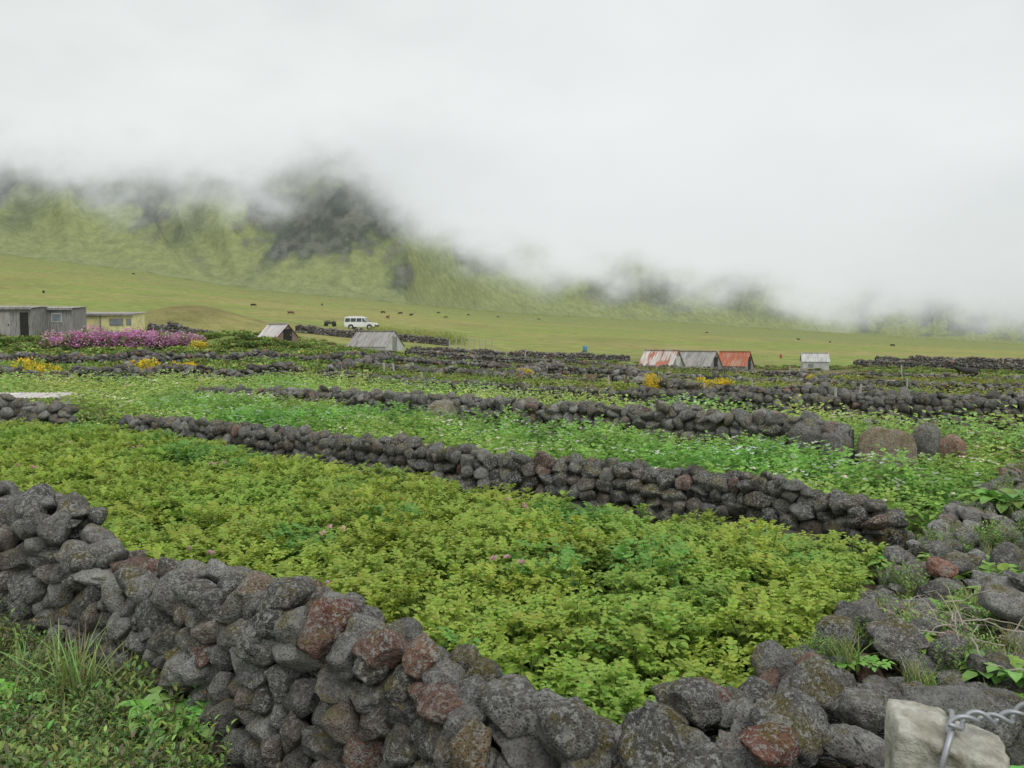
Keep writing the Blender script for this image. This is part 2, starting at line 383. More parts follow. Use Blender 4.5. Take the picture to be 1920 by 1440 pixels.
def stone_col(rnd, b=1.0):
    t = rnd.random(); g = rnd.uniform(.11, .23)
    if t < .04: c = (g*1.45, g*.92, g*.76)
    elif t < .18: c = (g*1.18, g*1.02, g*.88)
    elif t < .38: c = (g*1.55, g*1.53, g*1.48)
    elif t < .52: c = (g*.74, g*.73, g*.72)
    else: c = (g*1.03, g, g*.965)
    return tuple(k*b for k in c)
def stones_of(W, hc, wr, tb, tt, seed, caps=True, sides=(-1, 1), hj=.12, cwr=None, ncap=1, wig=0):
    rnd = random.Random(seed); P = [on(u, y) for u, y, h in W]; H = [h for *_, h in W]
    cum = [0]
    for i in range(1, len(P)): cum.append(cum[-1]+(P[i].xy-P[i-1].xy).length)
    L = cum[-1]; xs = [p.x for p in P]; ysl = [p.y for p in P]
    def base(s): return interp(s, cum, xs), interp(s, cum, ysl)+wig*mn.noise(Vector((s*.11, seed, 7)))+wig*.4*mn.noise(Vector((s*.4, seed, 9)))
    def at(s):
        x, y = base(s); x2, y2 = base(min(L, s+.15)); x1, y1 = base(max(0, s-.15))
        t = Vector((x2-x1, y2-y1)).normalized()
        return x, y, t, interp(s, cum, H)*max(.35, 1+hj*1.3*mn.noise(Vector((s*(.45 if wig else 1.7), seed, 0)))+hj*.5*mn.noise(Vector((s*5, seed, 3))))
    nc = max(1, round(max(H)/hc)); out = []
    for side in sides:
        for k in range(nc):
            s = rnd.uniform(0, wr[0])
            while s < L:
                wd = rnd.uniform(*wr)*(1.12 if k == 0 else 1)*(1.3 if rnd.random() < .14 else 1)
                x, y, t, h = at(min(L, s+wd/2)); nrm = Vector((-t.y, t.x))
                ht = lerp(tb, tt, (k+.5)/nc)/2; dd = min(wd*.95, ht*1.3)
                hs = h/nc*rnd.uniform(1.05, 1.6)
                zc = (k+.5+.5*mn.noise(Vector((s*2.6, k*3, seed))))*h/nc
                o = (ht-dd*.42+rnd.uniform(-.055, .05)*wr[1]/.3)*side
                out.append((Vector((x+nrm.x*o, y+nrm.y*o, Z(x, y)+zc)), (rnd.gauss(0,.35), rnd.gauss(0,.4), math.atan2(t.y, t.x)+rnd.gauss(0,.6)), (wd*.56, max(dd*.6, wd*.42), hs*.53), side, k))
                s += wd*.9
    if caps:
        cw = cwr or wr
        for row in range(ncap):
            s = rnd.uniform(0, .1)
            while s < L:
                wd = rnd.uniform(cw[0], cw[1])*(1.35 if rnd.random() < .12 else 1); x, y, t, h = at(min(L, s+wd/2)); nrm = Vector((-t.y, t.x))
                o = (rnd.uniform(-.3, .3) if ncap == 1 else (row/(ncap-1)-.5)*.85+rnd.uniform(-.1, .1))*tt
                hs = wd*rnd.uniform(.45, .85)
                out.append((Vector((x+nrm.x*o, y+nrm.y*o, Z(x, y)+h+hs*rnd.uniform(-.3, .25)+(rnd.uniform(-.07,.05) if ncap > 1 else 0))), (rnd.gauss(0,.4), rnd.gauss(0,.4), rnd.uniform(0, 6.3)), (wd*.55, wd*rnd.uniform(.42,.56), hs*.5), 0, nc))
                s += wd*rnd.uniform(.75, .95)
    core = MB(); q = []; ss = np.linspace(0, L, max(3, int(L/.4)))
    for s in ss:
        x, y, t, h = at(s); nrm = Vector((-t.y, t.x)); z = Z(x, y)
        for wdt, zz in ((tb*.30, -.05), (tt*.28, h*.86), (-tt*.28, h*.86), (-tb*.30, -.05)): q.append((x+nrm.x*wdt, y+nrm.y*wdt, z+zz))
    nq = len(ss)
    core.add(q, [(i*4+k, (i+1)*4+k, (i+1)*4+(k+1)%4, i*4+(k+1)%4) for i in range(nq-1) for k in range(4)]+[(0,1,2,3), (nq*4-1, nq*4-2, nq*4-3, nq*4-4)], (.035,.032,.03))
    return out, core.arr(), P
def big_wall(W, hc, wr, tb, tt, seed, label, SMs, SHs, packmat, ncount=100, b=1.0, extra=None, **kw):
    st, core, P = stones_of(W, hc, wr, tb, tt, seed, **kw); rnd = random.Random(seed+5)
    c0 = P[len(P)//2]; root = empty('dry_stone_wall', c0); tag(root, label, 'stone wall')
    cam = Vector((0,0,CZ))
    def ray_u(p): return 960+1493*p.x/max(.5, p.y)
    av = {sd: np.mean([(s[0]-cam).length for s in st if s[3] == sd]) for sd in (-1, 1)}
    front = -1 if av[-1] < av[1] else 1
    def score(s):
        p, e, sc, side, k = s; d = (p-cam).length
        v = sc[0]*sc[2]/d/d
        if abs(ray_u(p)-960) > 1000: v *= .05
        if side == front and p.z > .1: v *= 1.5
        elif side == 0: v *= 2
        else: v *= .25
        return -v
    st.sort(key=score); mg = Merge(); mg.inst(core, np.eye(3), -np.array(c0))
    for i, (p, e, sc, side, k) in enumerate(st):
        if i < ncount:
            o = bpy.data.objects.new('stone', SMs[rnd.randrange(len(SMs))]); link(o, root); o.location = p-c0; o.rotation_euler = e; o.scale = sc
            o.color = stone_col(rnd, b)+(1,)
        else:
            mg.inst(SHs[rnd.randrange(len(SHs))], rotm(*e, sc), p-c0, stone_col(rnd, b), True)
    if extra:
        for (u, v, Y, sc, e, col, lab) in extra:
            o = bpy.data.objects.new('stone', SMs[rnd.randrange(len(SMs))]); link(o, root); o.location = pt(u, v, Y)-c0; o.scale = sc; o.rotation_euler = e; o.color = col+(1,)
            if lab: o['label'] = lab
    o = mg.build('packed_stones', packmat, root, True); o['kind'] = 'stuff'
    return root
def far_wall(W, label, seed, hc=.2, wr=(.2,.4), tb=.55, tt=.35, b=.8, sh=None, caps=True, wig=0, hj=.3):
    st, core, P = stones_of(W, hc, wr, tb, tt, seed, caps=caps, hj=hj, wig=wig); rnd = random.Random(seed)
    mg = Merge(); mg.inst(core, np.eye(3), (0,0,0)); sh = sh or SH1
    for p, e, sc, side, k in st: mg.inst(sh[rnd.randrange(len(sh))], rotm(*e, sc), p, stone_col(rnd, b), True)
    o = mg.build('dry_stone_wall', MSF if sh is SH1 else MSM, None, sh is not SH1); tag(o, label, 'stone wall'); return o
red = (.27,.135,.105); tan = (.32,.245,.185); pale = (.44,.435,.42); dkk = (.14,.135,.13)
big_wall(W1, .14, (.12,.23), .62, .36, 11, 'dark lava stone wall across the bottom left foreground, in front of the yellow green potato field', SM4, SH3, MSV, 93, 1.22, cwr=(.13,.25),
    extra=[(620,1155,3.42,(.105,.10,.09),(.1,.2,.5),red,'rusty red stone on top of the wall'), (487,1103,3.8,(.115,.11,.075),(0,.2,.3),tan,'tan brown stone on the wall top'),
           (788,1240,3.05,(.07,.09,.10),(.1,.2,.5),(.32,.20,.14),'orange brown stone on the wall top'), (200,1080,4.75,(.20,.12,.055),(.1,.12,-.2),pale,'long pale flat stone on the wall top'),
           (170,1045,4.95,(.19,.15,.09),(.1,.2,.2),(.23,.215,.20),None), (70,945,5.3,(.15,.14,.11),(.3,.2,.5),dkk,None), (30,975,5.35,(.17,.14,.12),(.3,.2,1.5),(.19,.185,.18),None), (375,1250,3.80,(.10,.1,.08),(0,.1,.1),(.38,.38,.38),'smooth pale grey stone in the wall face'),
           (1065,1365,2.60,(.11,.11,.10),(.3,.1,.2),(.18,.175,.165),None), (495,1205,3.53,(.13,.12,.105),(.1,-.3,.2),(.23,.225,.215),None), (340,1230,3.98,(.08,.08,.08),(.1,.3,.2),(.24,.21,.08),None), (880,1400,2.66,(.07,.09,.10),(.1,.3,.2),(.27,.205,.13),None), (960,1325,2.78,(.12,.12,.10),(.5,.1,.2),(.21,.205,.20),None)])
big_wall(W5, .13, (.12,.22), 1.0, .88, 23, 'broad crumbling lava stone wall running away along the right edge, with weeds growing through it', SM4, SH3, MSV, 93, 1.22, cwr=(.11,.23), ncap=5, hj=.4,
    extra=[(1500,1365,2.75,(.16,.14,.10),(.1,.1,.3),(.20,.195,.19),None), (1440,1400,2.55,(.10,.10,.065),(.1,.2,.3),red,'rusty red stone at the wall corner'), (1545,1290,3.1,(.12,.12,.09),(.2,0,.3),(.22,.215,.21),None),
           (1770,1320,2.9,(.18,.13,.07),(.1,.15,.3),(.28,.28,.275),None),(1895,1130,4.3,(.18,.15,.09),(.2,.2,.3),(.38,.375,.365),None),(1620,1330,2.85,(.12,.10,.07),(.3,.15,1.3),(.26,.25,.24),None),(1690,1200,3.9,(.15,.12,.08),(.3,-.15,.3),(.24,.23,.22),None),
           (1768,1068,5.3,(.11,.1,.06),(.2,.2,.3),(.38,.17,.12),'small orange red stone on the wall top')])
big_wall(W2, .15, (.13,.26), .46, .32, 37, 'low dark lava stone wall running diagonally behind the yellow green potato field', SM3, SH2, MSM, 100, .86)
big_wall(W3, .17, (.16,.34), .5, .36, 41, 'rough lava stone wall in the middle distance, between the white flowering potato strip and the one behind it', SM3, SH2, MSM, 100, 1.12, hj=.18)
far_wall(W4, 'long dark stone wall behind the second potato strip, reaching the right edge of the photo', 51, .17, (.16,.30), b=.74, sh=SH2, hj=.2)
far_wall([(-250,17.4,.55),(60,17.2,.55),(125,17,.4)], 'short brown stone wall at the left edge behind the potato field', 52, .17, (.2,.38), b=1.1, sh=SH2)
WL = [([(-200,30.5,.5),(200,31.5,.6),(420,33.5,.6),(560,35.5,.45)], 'dark stone wall at the left behind the pale green crop strip'),
      ([(-150,43,.6),(150,42,.6),(420,45,.6),(640,48,.45)], 'weedy stone wall at the left, below the pink flowering bushes'),
      ([(700,43,.40),(1100,36,.44),(1500,29,.42),(2050,25.5,.42)], 'second stone wall back behind the long dark wall, running to the right edge'),
      ([(640,54,.45),(1000,50,.46),(1400,41,.40),(2050,35,.38)], 'dark stone wall in front of the tin huts, third back on the right'),
      ([(760,68,.55),(1000,65,.5),(1500,54,.34),(2050,47,.38)], 'dark stone wall crossing just below the row of tin huts'),
      ([(1600,92,.7),(1750,86,.7),(2050,76,.7)], 'distant stone wall right of the small grey and white hut'),
      ([(555,97,.9),(700,99,.9),(840,98,.8)], 'dark stone wall beside the two left tin huts'),
      ([(770,80,.6),(1000,84,.6),(1180,88,.6)], 'far stone wall between the left and right tin huts'),
      ([(1640,112,.7),(1800,108,.8),(2050,100,.8)], 'farthest dark stone wall at the right edge of the plain'),
      ([(280,78,1.0),(330,77,1.0),(400,79,.7)], 'dark stone wall right of the yellow shed')]
for i, (Wp, lab) in enumerate(WL): far_wall(Wp, lab, 60+i, .2, (.2,.40), .5, .34, .82, wig=1.0, hj=.42)
CW = [([(930,37,.4),(1000,44,.45),(1050,58,.4)], 'short cross wall in the middle of the patches'), ([(1250,36,.4),(1180,46,.4),(1130,58,.4)], 'cross wall leading back toward the rusty huts'),
      ([(1650,30,.4),(1560,38,.4),(1500,50,.4)], 'cross wall leading back toward the grey and white hut'), ([(620,37,.5),(700,48,.5),(730,62,.5)], 'cross wall leading back toward the grey left hut'),
      ([(200,32,.5),(300,42,.6)], 'short cross wall among the weeds at the left')]
for i, (Wp, lab) in enumerate(CW): far_wall(Wp, lab, 90+i, .2, (.2,.40), .5, .34, .82)
def boulder(u, v, Y, sc, col, label, seed, rz=0, up=.85, slab=False):
    p = pt(u, v, Y); g_ = Z(p.x, p.y); p.z = g_+sc[2]*up
    o = link(bpy.data.objects.new('boulder', mesh_np('boulder', stone_shape(4, seed, .07 if slab else .09, slab), MS, True))); o.location = p; o.scale = sc; o.rotation_euler = (-.15 if slab else 0, .08, rz); o.color = col+(1,)
    tag(o, label, 'boulder')
boulder(1662, 850, 12.7, (.47,.20,.37), (.33,.27,.19), 'large brown slab boulder standing at the right end of the middle wall', 201, -.1, .85, True)
boulder(1732, 840, 12.9, (.26,.25,.40), (.20,.195,.185), 'dark grey boulder just right of the large brown slab', 202, 1)
boulder(1785, 848, 13.1, (.24,.22,.28), (.38,.23,.15), 'orange tinted boulder beside the dark grey one', 203, 2)
boulder(832, 775, 18.3, (.40,.28,.36), (.30,.265,.22), 'pale brown boulder built into the middle wall', 204, 0, .9)
boulder(1512, 815, 13.5, (.33,.28,.46), (.21,.20,.19), 'dark pointed boulder near the right end of the middle wall', 205)
boulder(1568, 830, 13.0, (.3,.28,.32), (.18,.17,.165), 'low dark boulder beside the pointed boulder', 206, 1)
boulder(1805, 960, 7.7, (.17,.16,.17), (.26,.25,.255), 'grey boulder among leaves at the right, above the broad wall', 207, 1)
boulder(1618, 842, 12.9, (.16,.16,.22), (.17,.16,.155), 'small dark stone wedged left of the large brown slab', 208, 1)
# ------------------------------------------------------------------ plants
def leaflet(mb, p, a, nrm, L, Wd, col, lo=False):
    b = a.cross(nrm).normalized(); nrm = b.cross(a).normalized()
    if lo:
        mb.add([p, p+a*L*.45+b*Wd*.5+nrm*Wd*.15, p+a*L-nrm*L*.15, p+a*L*.45-b*Wd*.5+nrm*Wd*.15], [(0,1,2),(0,2,3)], col); return
    vs = [p, p+a*L*.28+b*Wd*.5+nrm*Wd*.14, p+a*L*.33, p+a*L*.28-b*Wd*.5+nrm*Wd*.14,
          p+a*L*.68+b*Wd*.42+nrm*Wd*.02, p+a*L*.7-nrm*Wd*.08, p+a*L*.68-b*Wd*.42+nrm*Wd*.02, p+a*L-nrm*L*.22]
    mb.add(vs, [(0,2,1),(0,3,2),(2,5,4,1),(2,3,6,5),(5,7,4),(5,6,7)], col)
def comp_leaf(mb, p, d, L, col, rnd, pairs=3, lo=False, wid=.66, droop=.18):
    d = d.normalized(); side = d.cross(Vector((0,0,1)))
    side = side.normalized() if side.length > .05 else Vector((1,0,0))
    pts = []; q = p.copy(); dd = d.copy()
    for k in range(6):
        pts.append((q.copy(), dd.copy())); q = q+dd*L/5; dd = (dd+Vector((0,0,-droop))).normalized()
    for k in range(pairs):
        t = .28+.64*k/pairs; q, dd = pts[int(t*5)]; q = q+dd*L/5*((t*5) % 1); sz = L*(.28+.14*k/pairs)
        for sg in (-1, 1):
            a = (side*sg*1.0+dd*.6+Vector((0,0,rnd.uniform(-.3,.4)))).normalized(); nr = (side.cross(dd)+Vector((rnd.uniform(-.4,.4), rnd.uniform(-.4,.4), rnd.uniform(0,.4)))).normalized()
            c = tuple(x*rnd.uniform(.86,1.13) for x in col); leaflet(mb, q, a, nr if nr.z > 0 else -nr, sz, sz*wid, c, lo)
    q, dd = pts[5]; nr = side.cross(dd); nr = nr if nr.z > 0 else -nr
    leaflet(mb, q-dd*L*.14, dd, nr, L*.42, L*.28, col, lo)
    if not lo:
        w_ = side*.0022; mb.add([pts[0][0]-w_, pts[0][0]+w_, pts[3][0]+w_, pts[3][0]-w_, pts[5][0]+w_, pts[5][0]-w_], [(0,1,2,3),(3,2,4,5)], tuple(x*.9 for x in col))
def potato(seed, young, old, nst=6, nl=7, H=.34, Rr=.28, L=.14, pairs=3, lo=False, flowers=0, fcol=(.8,.8,.76), top=True):
    rnd = random.Random(seed); mb = MB()
    for s in range(nst):
        a = s*6.283/nst+rnd.uniform(-.4,.4); rr = Rr*rnd.uniform(.35,1)*(0.3 if s == 0 else 1); h = H*rnd.uniform(.8,1.12)
        tip = Vector((math.cos(a)*rr, math.sin(a)*rr, h)); b0 = Vector((math.cos(a)*.03, math.sin(a)*.03, 0)); md = (b0+tip)/2+Vector((math.cos(a), math.sin(a), 0))*.04
        if not lo: mb.tube([b0, md, tip], [.007,.006,.003], (.14,.19,.05), 4, False)
        for k in range(nl):
            t = .28+.72*k/(nl-1); q = b0.lerp(md, t*2) if t < .5 else md.lerp(tip, t*2-1)
            w_ = a+k*2.4+rnd.uniform(-.5,.5); el = lerp(.15, 1.0, t**2)+rnd.uniform(-.2,.25)
            d = Vector((math.cos(w_)*math.cos(el), math.sin(w_)*math.cos(el), math.sin(el)))
            mix_ = sm(t*1.1-.1+rnd.uniform(-.3,.25)); col = tuple(lerp(o, y_, mix_) for o, y_ in zip(old, young))
            comp_leaf(mb, q, d, L*lerp(1.1,.8,t)*rnd.uniform(.85,1.15), col, rnd, pairs, lo)
        if top and not lo:
            for k in range(5):
                w_ = rnd.uniform(0, 6.3); d = Vector((math.cos(w_)*.6, math.sin(w_)*.6, .9)); comp_leaf(mb, tip, d, L*.6, tuple(x*1.06 for x in young), rnd, 2, lo)
    for k in range(flowers):
        a = rnd.uniform(0, 6.3); rr = Rr*rnd.uniform(.1,1.1); p = Vector((math.cos(a)*rr, math.sin(a)*rr, H*rnd.uniform(1.15,1.4)))
        for j in range(1 if lo else 3):
            q = p+Vector((rnd.uniform(-.02,.02), rnd.uniform(-.02,.02), rnd.uniform(-.01,.02))); rf = .021 if not lo else .036
            vs = [q+Vector((0,0,-.005))]+[q+Vector((math.cos(i*.628)*rf*(1 if i % 2 else .5), math.sin(i*.628)*rf*(1 if i % 2 else .5), .006+.01*math.sin(i))) for i in range(10)]
            mb.add(vs, [(0, 1+i, 1+(i+1) % 10) for i in range(10)], fcol)
            mb.add([q+Vector((-.004,0,0)), q+Vector((.004,0,0)), q+Vector((0,0,.016))], [(0,1,2)], (.7,.5,.05))
        if not lo: mb.tube([p-Vector((0,0,.12)), p], .002, (.12,.18,.05), 3, False)
    return mb.arr()
og = (.19,.32,.06)
TONES = [(.365,.475,.085), (.35,.475,.085), (.375,.465,.075), (.305,.455,.08), (.315,.46,.085), (.285,.44,.085)]
YP = [potato(s, TONES[s], og, nst=12, nl=8) for s in range(6)]
GP = [potato(30+s, (.20,.40,.09), (.11,.26,.055), nst=10, H=.36, L=.16) for s in range(2)]
PP = [potato(40+s, (.32,.45,.08), og, nst=10, nl=8, flowers=3, fcol=(.72,.45,.55)) for s in range(1)]
protos = [(mesh_np('potato_plant', a, ML), a) for a in YP]; gps = [(mesh_np('potato_plant', a, ML), a) for a in GP]; pps = [(mesh_np('potato_plant', a, ML), a) for a in PP]
rnd = random.Random(4); cand = []
sp = .38
for i in range(-44, 34):
    for j in range(0, 45):
        x = i*sp+rnd.uniform(-.16,.16); y = 2.8+j*sp*.95+rnd.uniform(-.14,.14)
        u = 960+1493*x/y
        if not (-420 < u < 1675) or not near_front(u)+.1 < y < near_back(u)-.15: continue
        if rnd.random() < .03: continue
        if abs(u-1215) < 60 and y < 4.2 and rnd.random() < .6: continue
        cand.append((x, y, u))
cand.sort(key=lambda c: c[0]**2+c[1]**2+(1000 if not -40 < c[2] < 1960 else 0))
mg = Merge()
for i, (x, y, u) in enumerate(cand):
    t = rnd.random(); gm = mn.noise(Vector((x*.55, y*.55, 12))); hm = mn.noise(Vector((x*.9, y*.9, 40)))
    if gm > .44 or t < .025: me, ar = gps[rnd.randrange(2)]; lab = 'deep green potato plant standing out among the yellow green ones in the near field'; grp = 'deep green potato plants in the near field'
    elif t < .05: me, ar = pps[0]; lab = 'yellow green potato plant with small pink flowers in the near field'; grp = 'pink flowering potato plants in the near field'
    else: me, ar = protos[rnd.randrange(3)+(3 if gm+rnd.uniform(-.25,.25) > .12 else 0)]; lab = 'yellow green bushy potato plant in the near field behind the foreground wall'; grp = 'yellow green potato plants in the near field'
    s = rnd.uniform(.9, 1.1)*(1+.13*hm); rz = rnd.uniform(0, 6.3)
    zs = s*rnd.uniform(.9,1.1)*(.8 if near_back(u)-y < 1.2 else 1)
    if i < 300:
        o = link(bpy.data.objects.new('potato_plant', me)); o.location = (x, y, Z(x, y)-.01); o.rotation_euler = (rnd.gauss(0,.1), rnd.gauss(0,.1), rz); o.scale = (s, s, zs)
        tag(o, lab, 'potato plant', grp)
    else: mg.inst(ar, rotm(0, 0, rz, (s,s,zs)), (x, y, Z(x, y)), (rnd.uniform(.88,1.1),)*3)
tag(mg.build('potato_crop', ML), 'far part of the yellow green potato crop in the near field', 'potato crop', kind='stuff')
# white-flowering strips
LP = [potato(60+s, (.37,.60,.14), (.16,.34,.06), nst=6, nl=6, H=.34, Rr=.27, L=.27, pairs=2, lo=True, flowers=(7 if s % 3 == 0 else 1), fcol=(.88,.89,.82)) for s in range(6)]
LLP = [potato(80+s, (.42,.60,.17), (.21,.37,.08), nst=5, nl=4, H=.33, Rr=.3, L=.34, pairs=1, lo=True, flowers=(5 if s % 3 == 0 else 0), fcol=(.82,.84,.75)) for s in range(6)]
def strip(front, back, u0, u1, sp, P, name, label, seed, cm=(1,1,1), gap=.07):
    rnd = random.Random(seed); mg = Merge(); ymin = min(front(u) for u in range(u0, u1, 20)); ymax = max(back(u) for u in range(u0, u1, 20)); y = ymin
    while y < ymax:
        x = (u0-960)/1493*y
        while x < (u1-960)/1493*y:
            xx = x+rnd.uniform(-.3,.3)*sp; yy = y+rnd.uniform(-.3,.3)*sp; u = 960+1493*xx/yy
            if front(u)+.1 < yy < back(u) and rnd.random() > gap:
                s = rnd.uniform(.7,1.2)*(1+.25*mn.noise(Vector((xx*.8, yy*.8, 60)))); k = rnd.uniform(.78,1.18); k2 = 1+.35*mn.noise(Vector((xx*.3, yy*.3, 2)))
                mg.inst(P[rnd.randrange(len(P))], rotm(0,0,rnd.uniform(0,6.3),(s,s,s)), (xx, yy, Z(xx, yy)), (cm[0]*k*k2, cm[1]*k, cm[2]*k))
            x += sp
        y += sp
    return tag(mg.build(name, ML), label, 'potato crop', kind='stuff')
strip(f2_front, f2_back, 250, 1900, .46, LP, 'potato_crop', 'fresh green potato strip with white flowers between the diagonal wall and the middle wall', 7)
strip(f3_front, f3_back, -200, 2000, .6, LLP, 'potato_crop', 'pale green potato strip with white flowers beyond the middle wall', 8, (1.05,1.0,1.0))
strip(lambda u: interp(u, [-200,200,420], [32,33,35]), lambda u: interp(u, [-200,200,420], [37,37,37]), -200, 420, .8, LLP, 'potato_crop', 'distant crop strip at the left between two dark walls', 9, (.85,.75,.6))
strip(lambda u: interp(u, [1250,1500,2000], [33,29.8,26.6]), lambda u: interp(u, [1250,1500,2000], [39,36,32]), 1250, 2000, .8, LLP, 'potato_crop', 'distant green crop patch at the right below the huts', 10, (.78,.62,.52), .25)
strip(lambda u: interp(u, [720,1100], [36,28]), lambda u: interp(u, [720,1100], [41,34.5]), 720, 1180, .8, LLP, 'potato_crop', 'distant green crop patch in the middle of the stone walls', 11, (.82,.68,.56), .2)
strip(lambda u: 101, lambda u: 120, 700, 870, 1.3, [tuple([LLP[0][0]*1.8]+list(LLP[0][1:]))], 'potato_crop', 'far green crop patch right of the grey left hut', 12, (.72,.58,.5))
strip(lambda u: interp(u, [1050,1400], [50,43]), lambda u: interp(u, [1050,1400], [60,53]), 1050, 1420, 1.0, LLP, 'potato_crop', 'green crop patch in front of the rusty huts', 13, (.80,.62,.5), .25)
strip(lambda u: interp(u, [1500,2000], [41,36]), lambda u: interp(u, [1500,2000], [50,45]), 1520, 2000, 1.0, LLP, 'potato_crop', 'green crop patch below the lone grey and white hut', 14, (.85,.62,.5), .3)
# shrubs
def shrub(seed, n_, pal, fl=None, ff=0, leaf=.09, lobes=6, flat=.7):
    rnd = random.Random(seed); mb = MB(); cs = [(Vector((rnd.uniform(-.6,.6), rnd.uniform(-.6,.6), rnd.uniform(.1,.5)*flat)), rnd.uniform(.3,.5)) for _ in range(lobes)]
    for i in range(n_):
        c0, r0 = cs[rnd.randrange(lobes)]; d = Vector((rnd.gauss(0,1), rnd.gauss(0,1), rnd.gauss(.3,1))).normalized(); p = c0+d*r0*rnd.uniform(.7,1.12); p.z = abs(p.z)*flat+.02
        a = (d+Vector((rnd.gauss(0,.6), rnd.gauss(0,.6), rnd.gauss(.2,.6)))).normalized(); nr = Vector((rnd.gauss(0,.5), rnd.gauss(0,.5), 1)).normalized()
        if fl and rnd.random() < ff*sm(p.z/.25+.3*d.z)*(1.4 if mn.noise(p*2.5+Vector((seed,0,0))) > -.15 else .3): col = tuple(x*rnd.uniform(.8,1.2) for x in fl[rnd.randrange(len(fl))])
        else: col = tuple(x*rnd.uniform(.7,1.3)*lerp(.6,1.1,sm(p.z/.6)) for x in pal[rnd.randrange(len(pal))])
        leaflet(mb, p, a, nr, leaf*rnd.uniform(.7,1.4), leaf*rnd.uniform(.5,.9), col, True)
    return mb.arr()
G1 = [(.21,.32,.085), (.17,.26,.07), (.27,.33,.105)]; G2 = [(.28,.26,.12), (.33,.31,.15), (.22,.25,.10)]
SB = [shrub(s, 150, G1, leaf=.28) for s in range(4)]+[shrub(10+s, 150, G2, leaf=.26) for s in range(3)]
rnd = random.Random(77); mg = Merge()
for i in range(9000):
    y = 24*(115/24)**rnd.random(); u = rnd.uniform(-60, 1990); x = (u-960)/1493*y
    if inreg(x, y): continue
    dn = mn.noise(Vector((x*.12, y*.12, 30)))
    left = u < 700 and 36 < y < 75
    if y > interp(u, [0, 500, 960, 1400, 1920], [80, 90, 82, 88, 95]): continue
    if dn < -.18 and not left: continue
    if 1180 < u < 1600 and 52 < y < 80: continue
    if (abs(u-72) < 55 and 30 < y < 35) or (abs(u-305) < 90 and 34 < y < 38.5) or (abs(u-1300) < 110 and y < 35): continue
    s = rnd.uniform(.4,.85)*(1.1 if left else .85); k = rnd.uniform(.7,1.3)
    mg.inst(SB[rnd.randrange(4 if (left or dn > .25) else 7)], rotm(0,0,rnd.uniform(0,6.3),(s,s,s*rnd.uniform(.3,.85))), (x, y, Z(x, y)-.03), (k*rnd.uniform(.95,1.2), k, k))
for i in range(360):
    if i < 120: u = rnd.uniform(80, 330); y = rnd.uniform(15.8, 18.6)
    else: u = rnd.uniform(1800, 2150); y = rnd.uniform(6.8, 17)
    x = (u-960)/1493*y
    s = rnd.uniform(.25,.5); k = rnd.uniform(.8,1.3)
    mg.inst(SB[rnd.randrange(6)], rotm(0,0,rnd.uniform(0,6.3),(s,s,s*.7)), (x, y, Z(x, y)-.03), (k,k,k))
tag(mg.build('undergrowth', MFL), 'rough grass and weeds growing between the distant stone walls', 'undergrowth', kind='stuff')
def plant(name, A, u, Y, sc, label, cat, group=None, m=MLW, dz=0.0, rz=0):
    p = on(u, Y); o = build(name, A, m); o.location = (p.x, p.y, p.z+dz); o.scale = sc; o.rotation_euler = (0,0,rz); tag(o, label, cat, group); return o
PK = [(.64,.31,.54), (.54,.24,.45), (.70,.42,.62)]
for i, (u, Y, s, h, lab) in enumerate([(125,52,1.8,1.35,'purple pink flowering bush in front of the grey sheds, leftmost one'), (178,52.5,1.9,1.55,'purple pink flowering bush in front of the yellow shed, left of its middle'), (228,53,1.9,1.5,'purple pink flowering bush below the yellow shed'), (280,53.5,1.9,1.4,'purple pink flowering bush at the right corner of the yellow shed'), (338,54.5,1.7,1.1,'small purple pink flowering bush farthest from the yellow shed')]):
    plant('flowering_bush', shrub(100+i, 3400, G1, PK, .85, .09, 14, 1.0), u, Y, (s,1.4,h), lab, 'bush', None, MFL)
YL = [(.85,.66,.05), (.80,.60,.06)]
for i, (u, Y, s, z, lab) in enumerate([(72,33,1.0,1.0,'bright yellow flowering bush near the left edge above the dark wall'), (268,36,.95,.9,'yellow flowering bush in the weedy wall, left one of a pair'), (342,36,.7,.85,'yellow flowering bush in the weedy wall, right one of a pair'), (1340,32,.8,.95,'yellow flowering bush in front of the rust red huts'), (1222,33,.5,.9,'small yellow flowering bush left of the bigger one below the rust red huts'), (975,40,.8,.7,'faint yellow flowering bush in the middle of the walls'), (372,53,1.1,.9,'orange yellow flowers at the right of the pink bushes'), (1530,42,.5,.8,'small yellow flowering bush below the grey and white hut')]):
    plant('yellow_flower_bush', shrub(120+i, 1500, G1, YL, .95 if i < 5 else .6, .095, 8, 1.0), u, Y, (s,s,z), lab, 'bush', None, MFL)
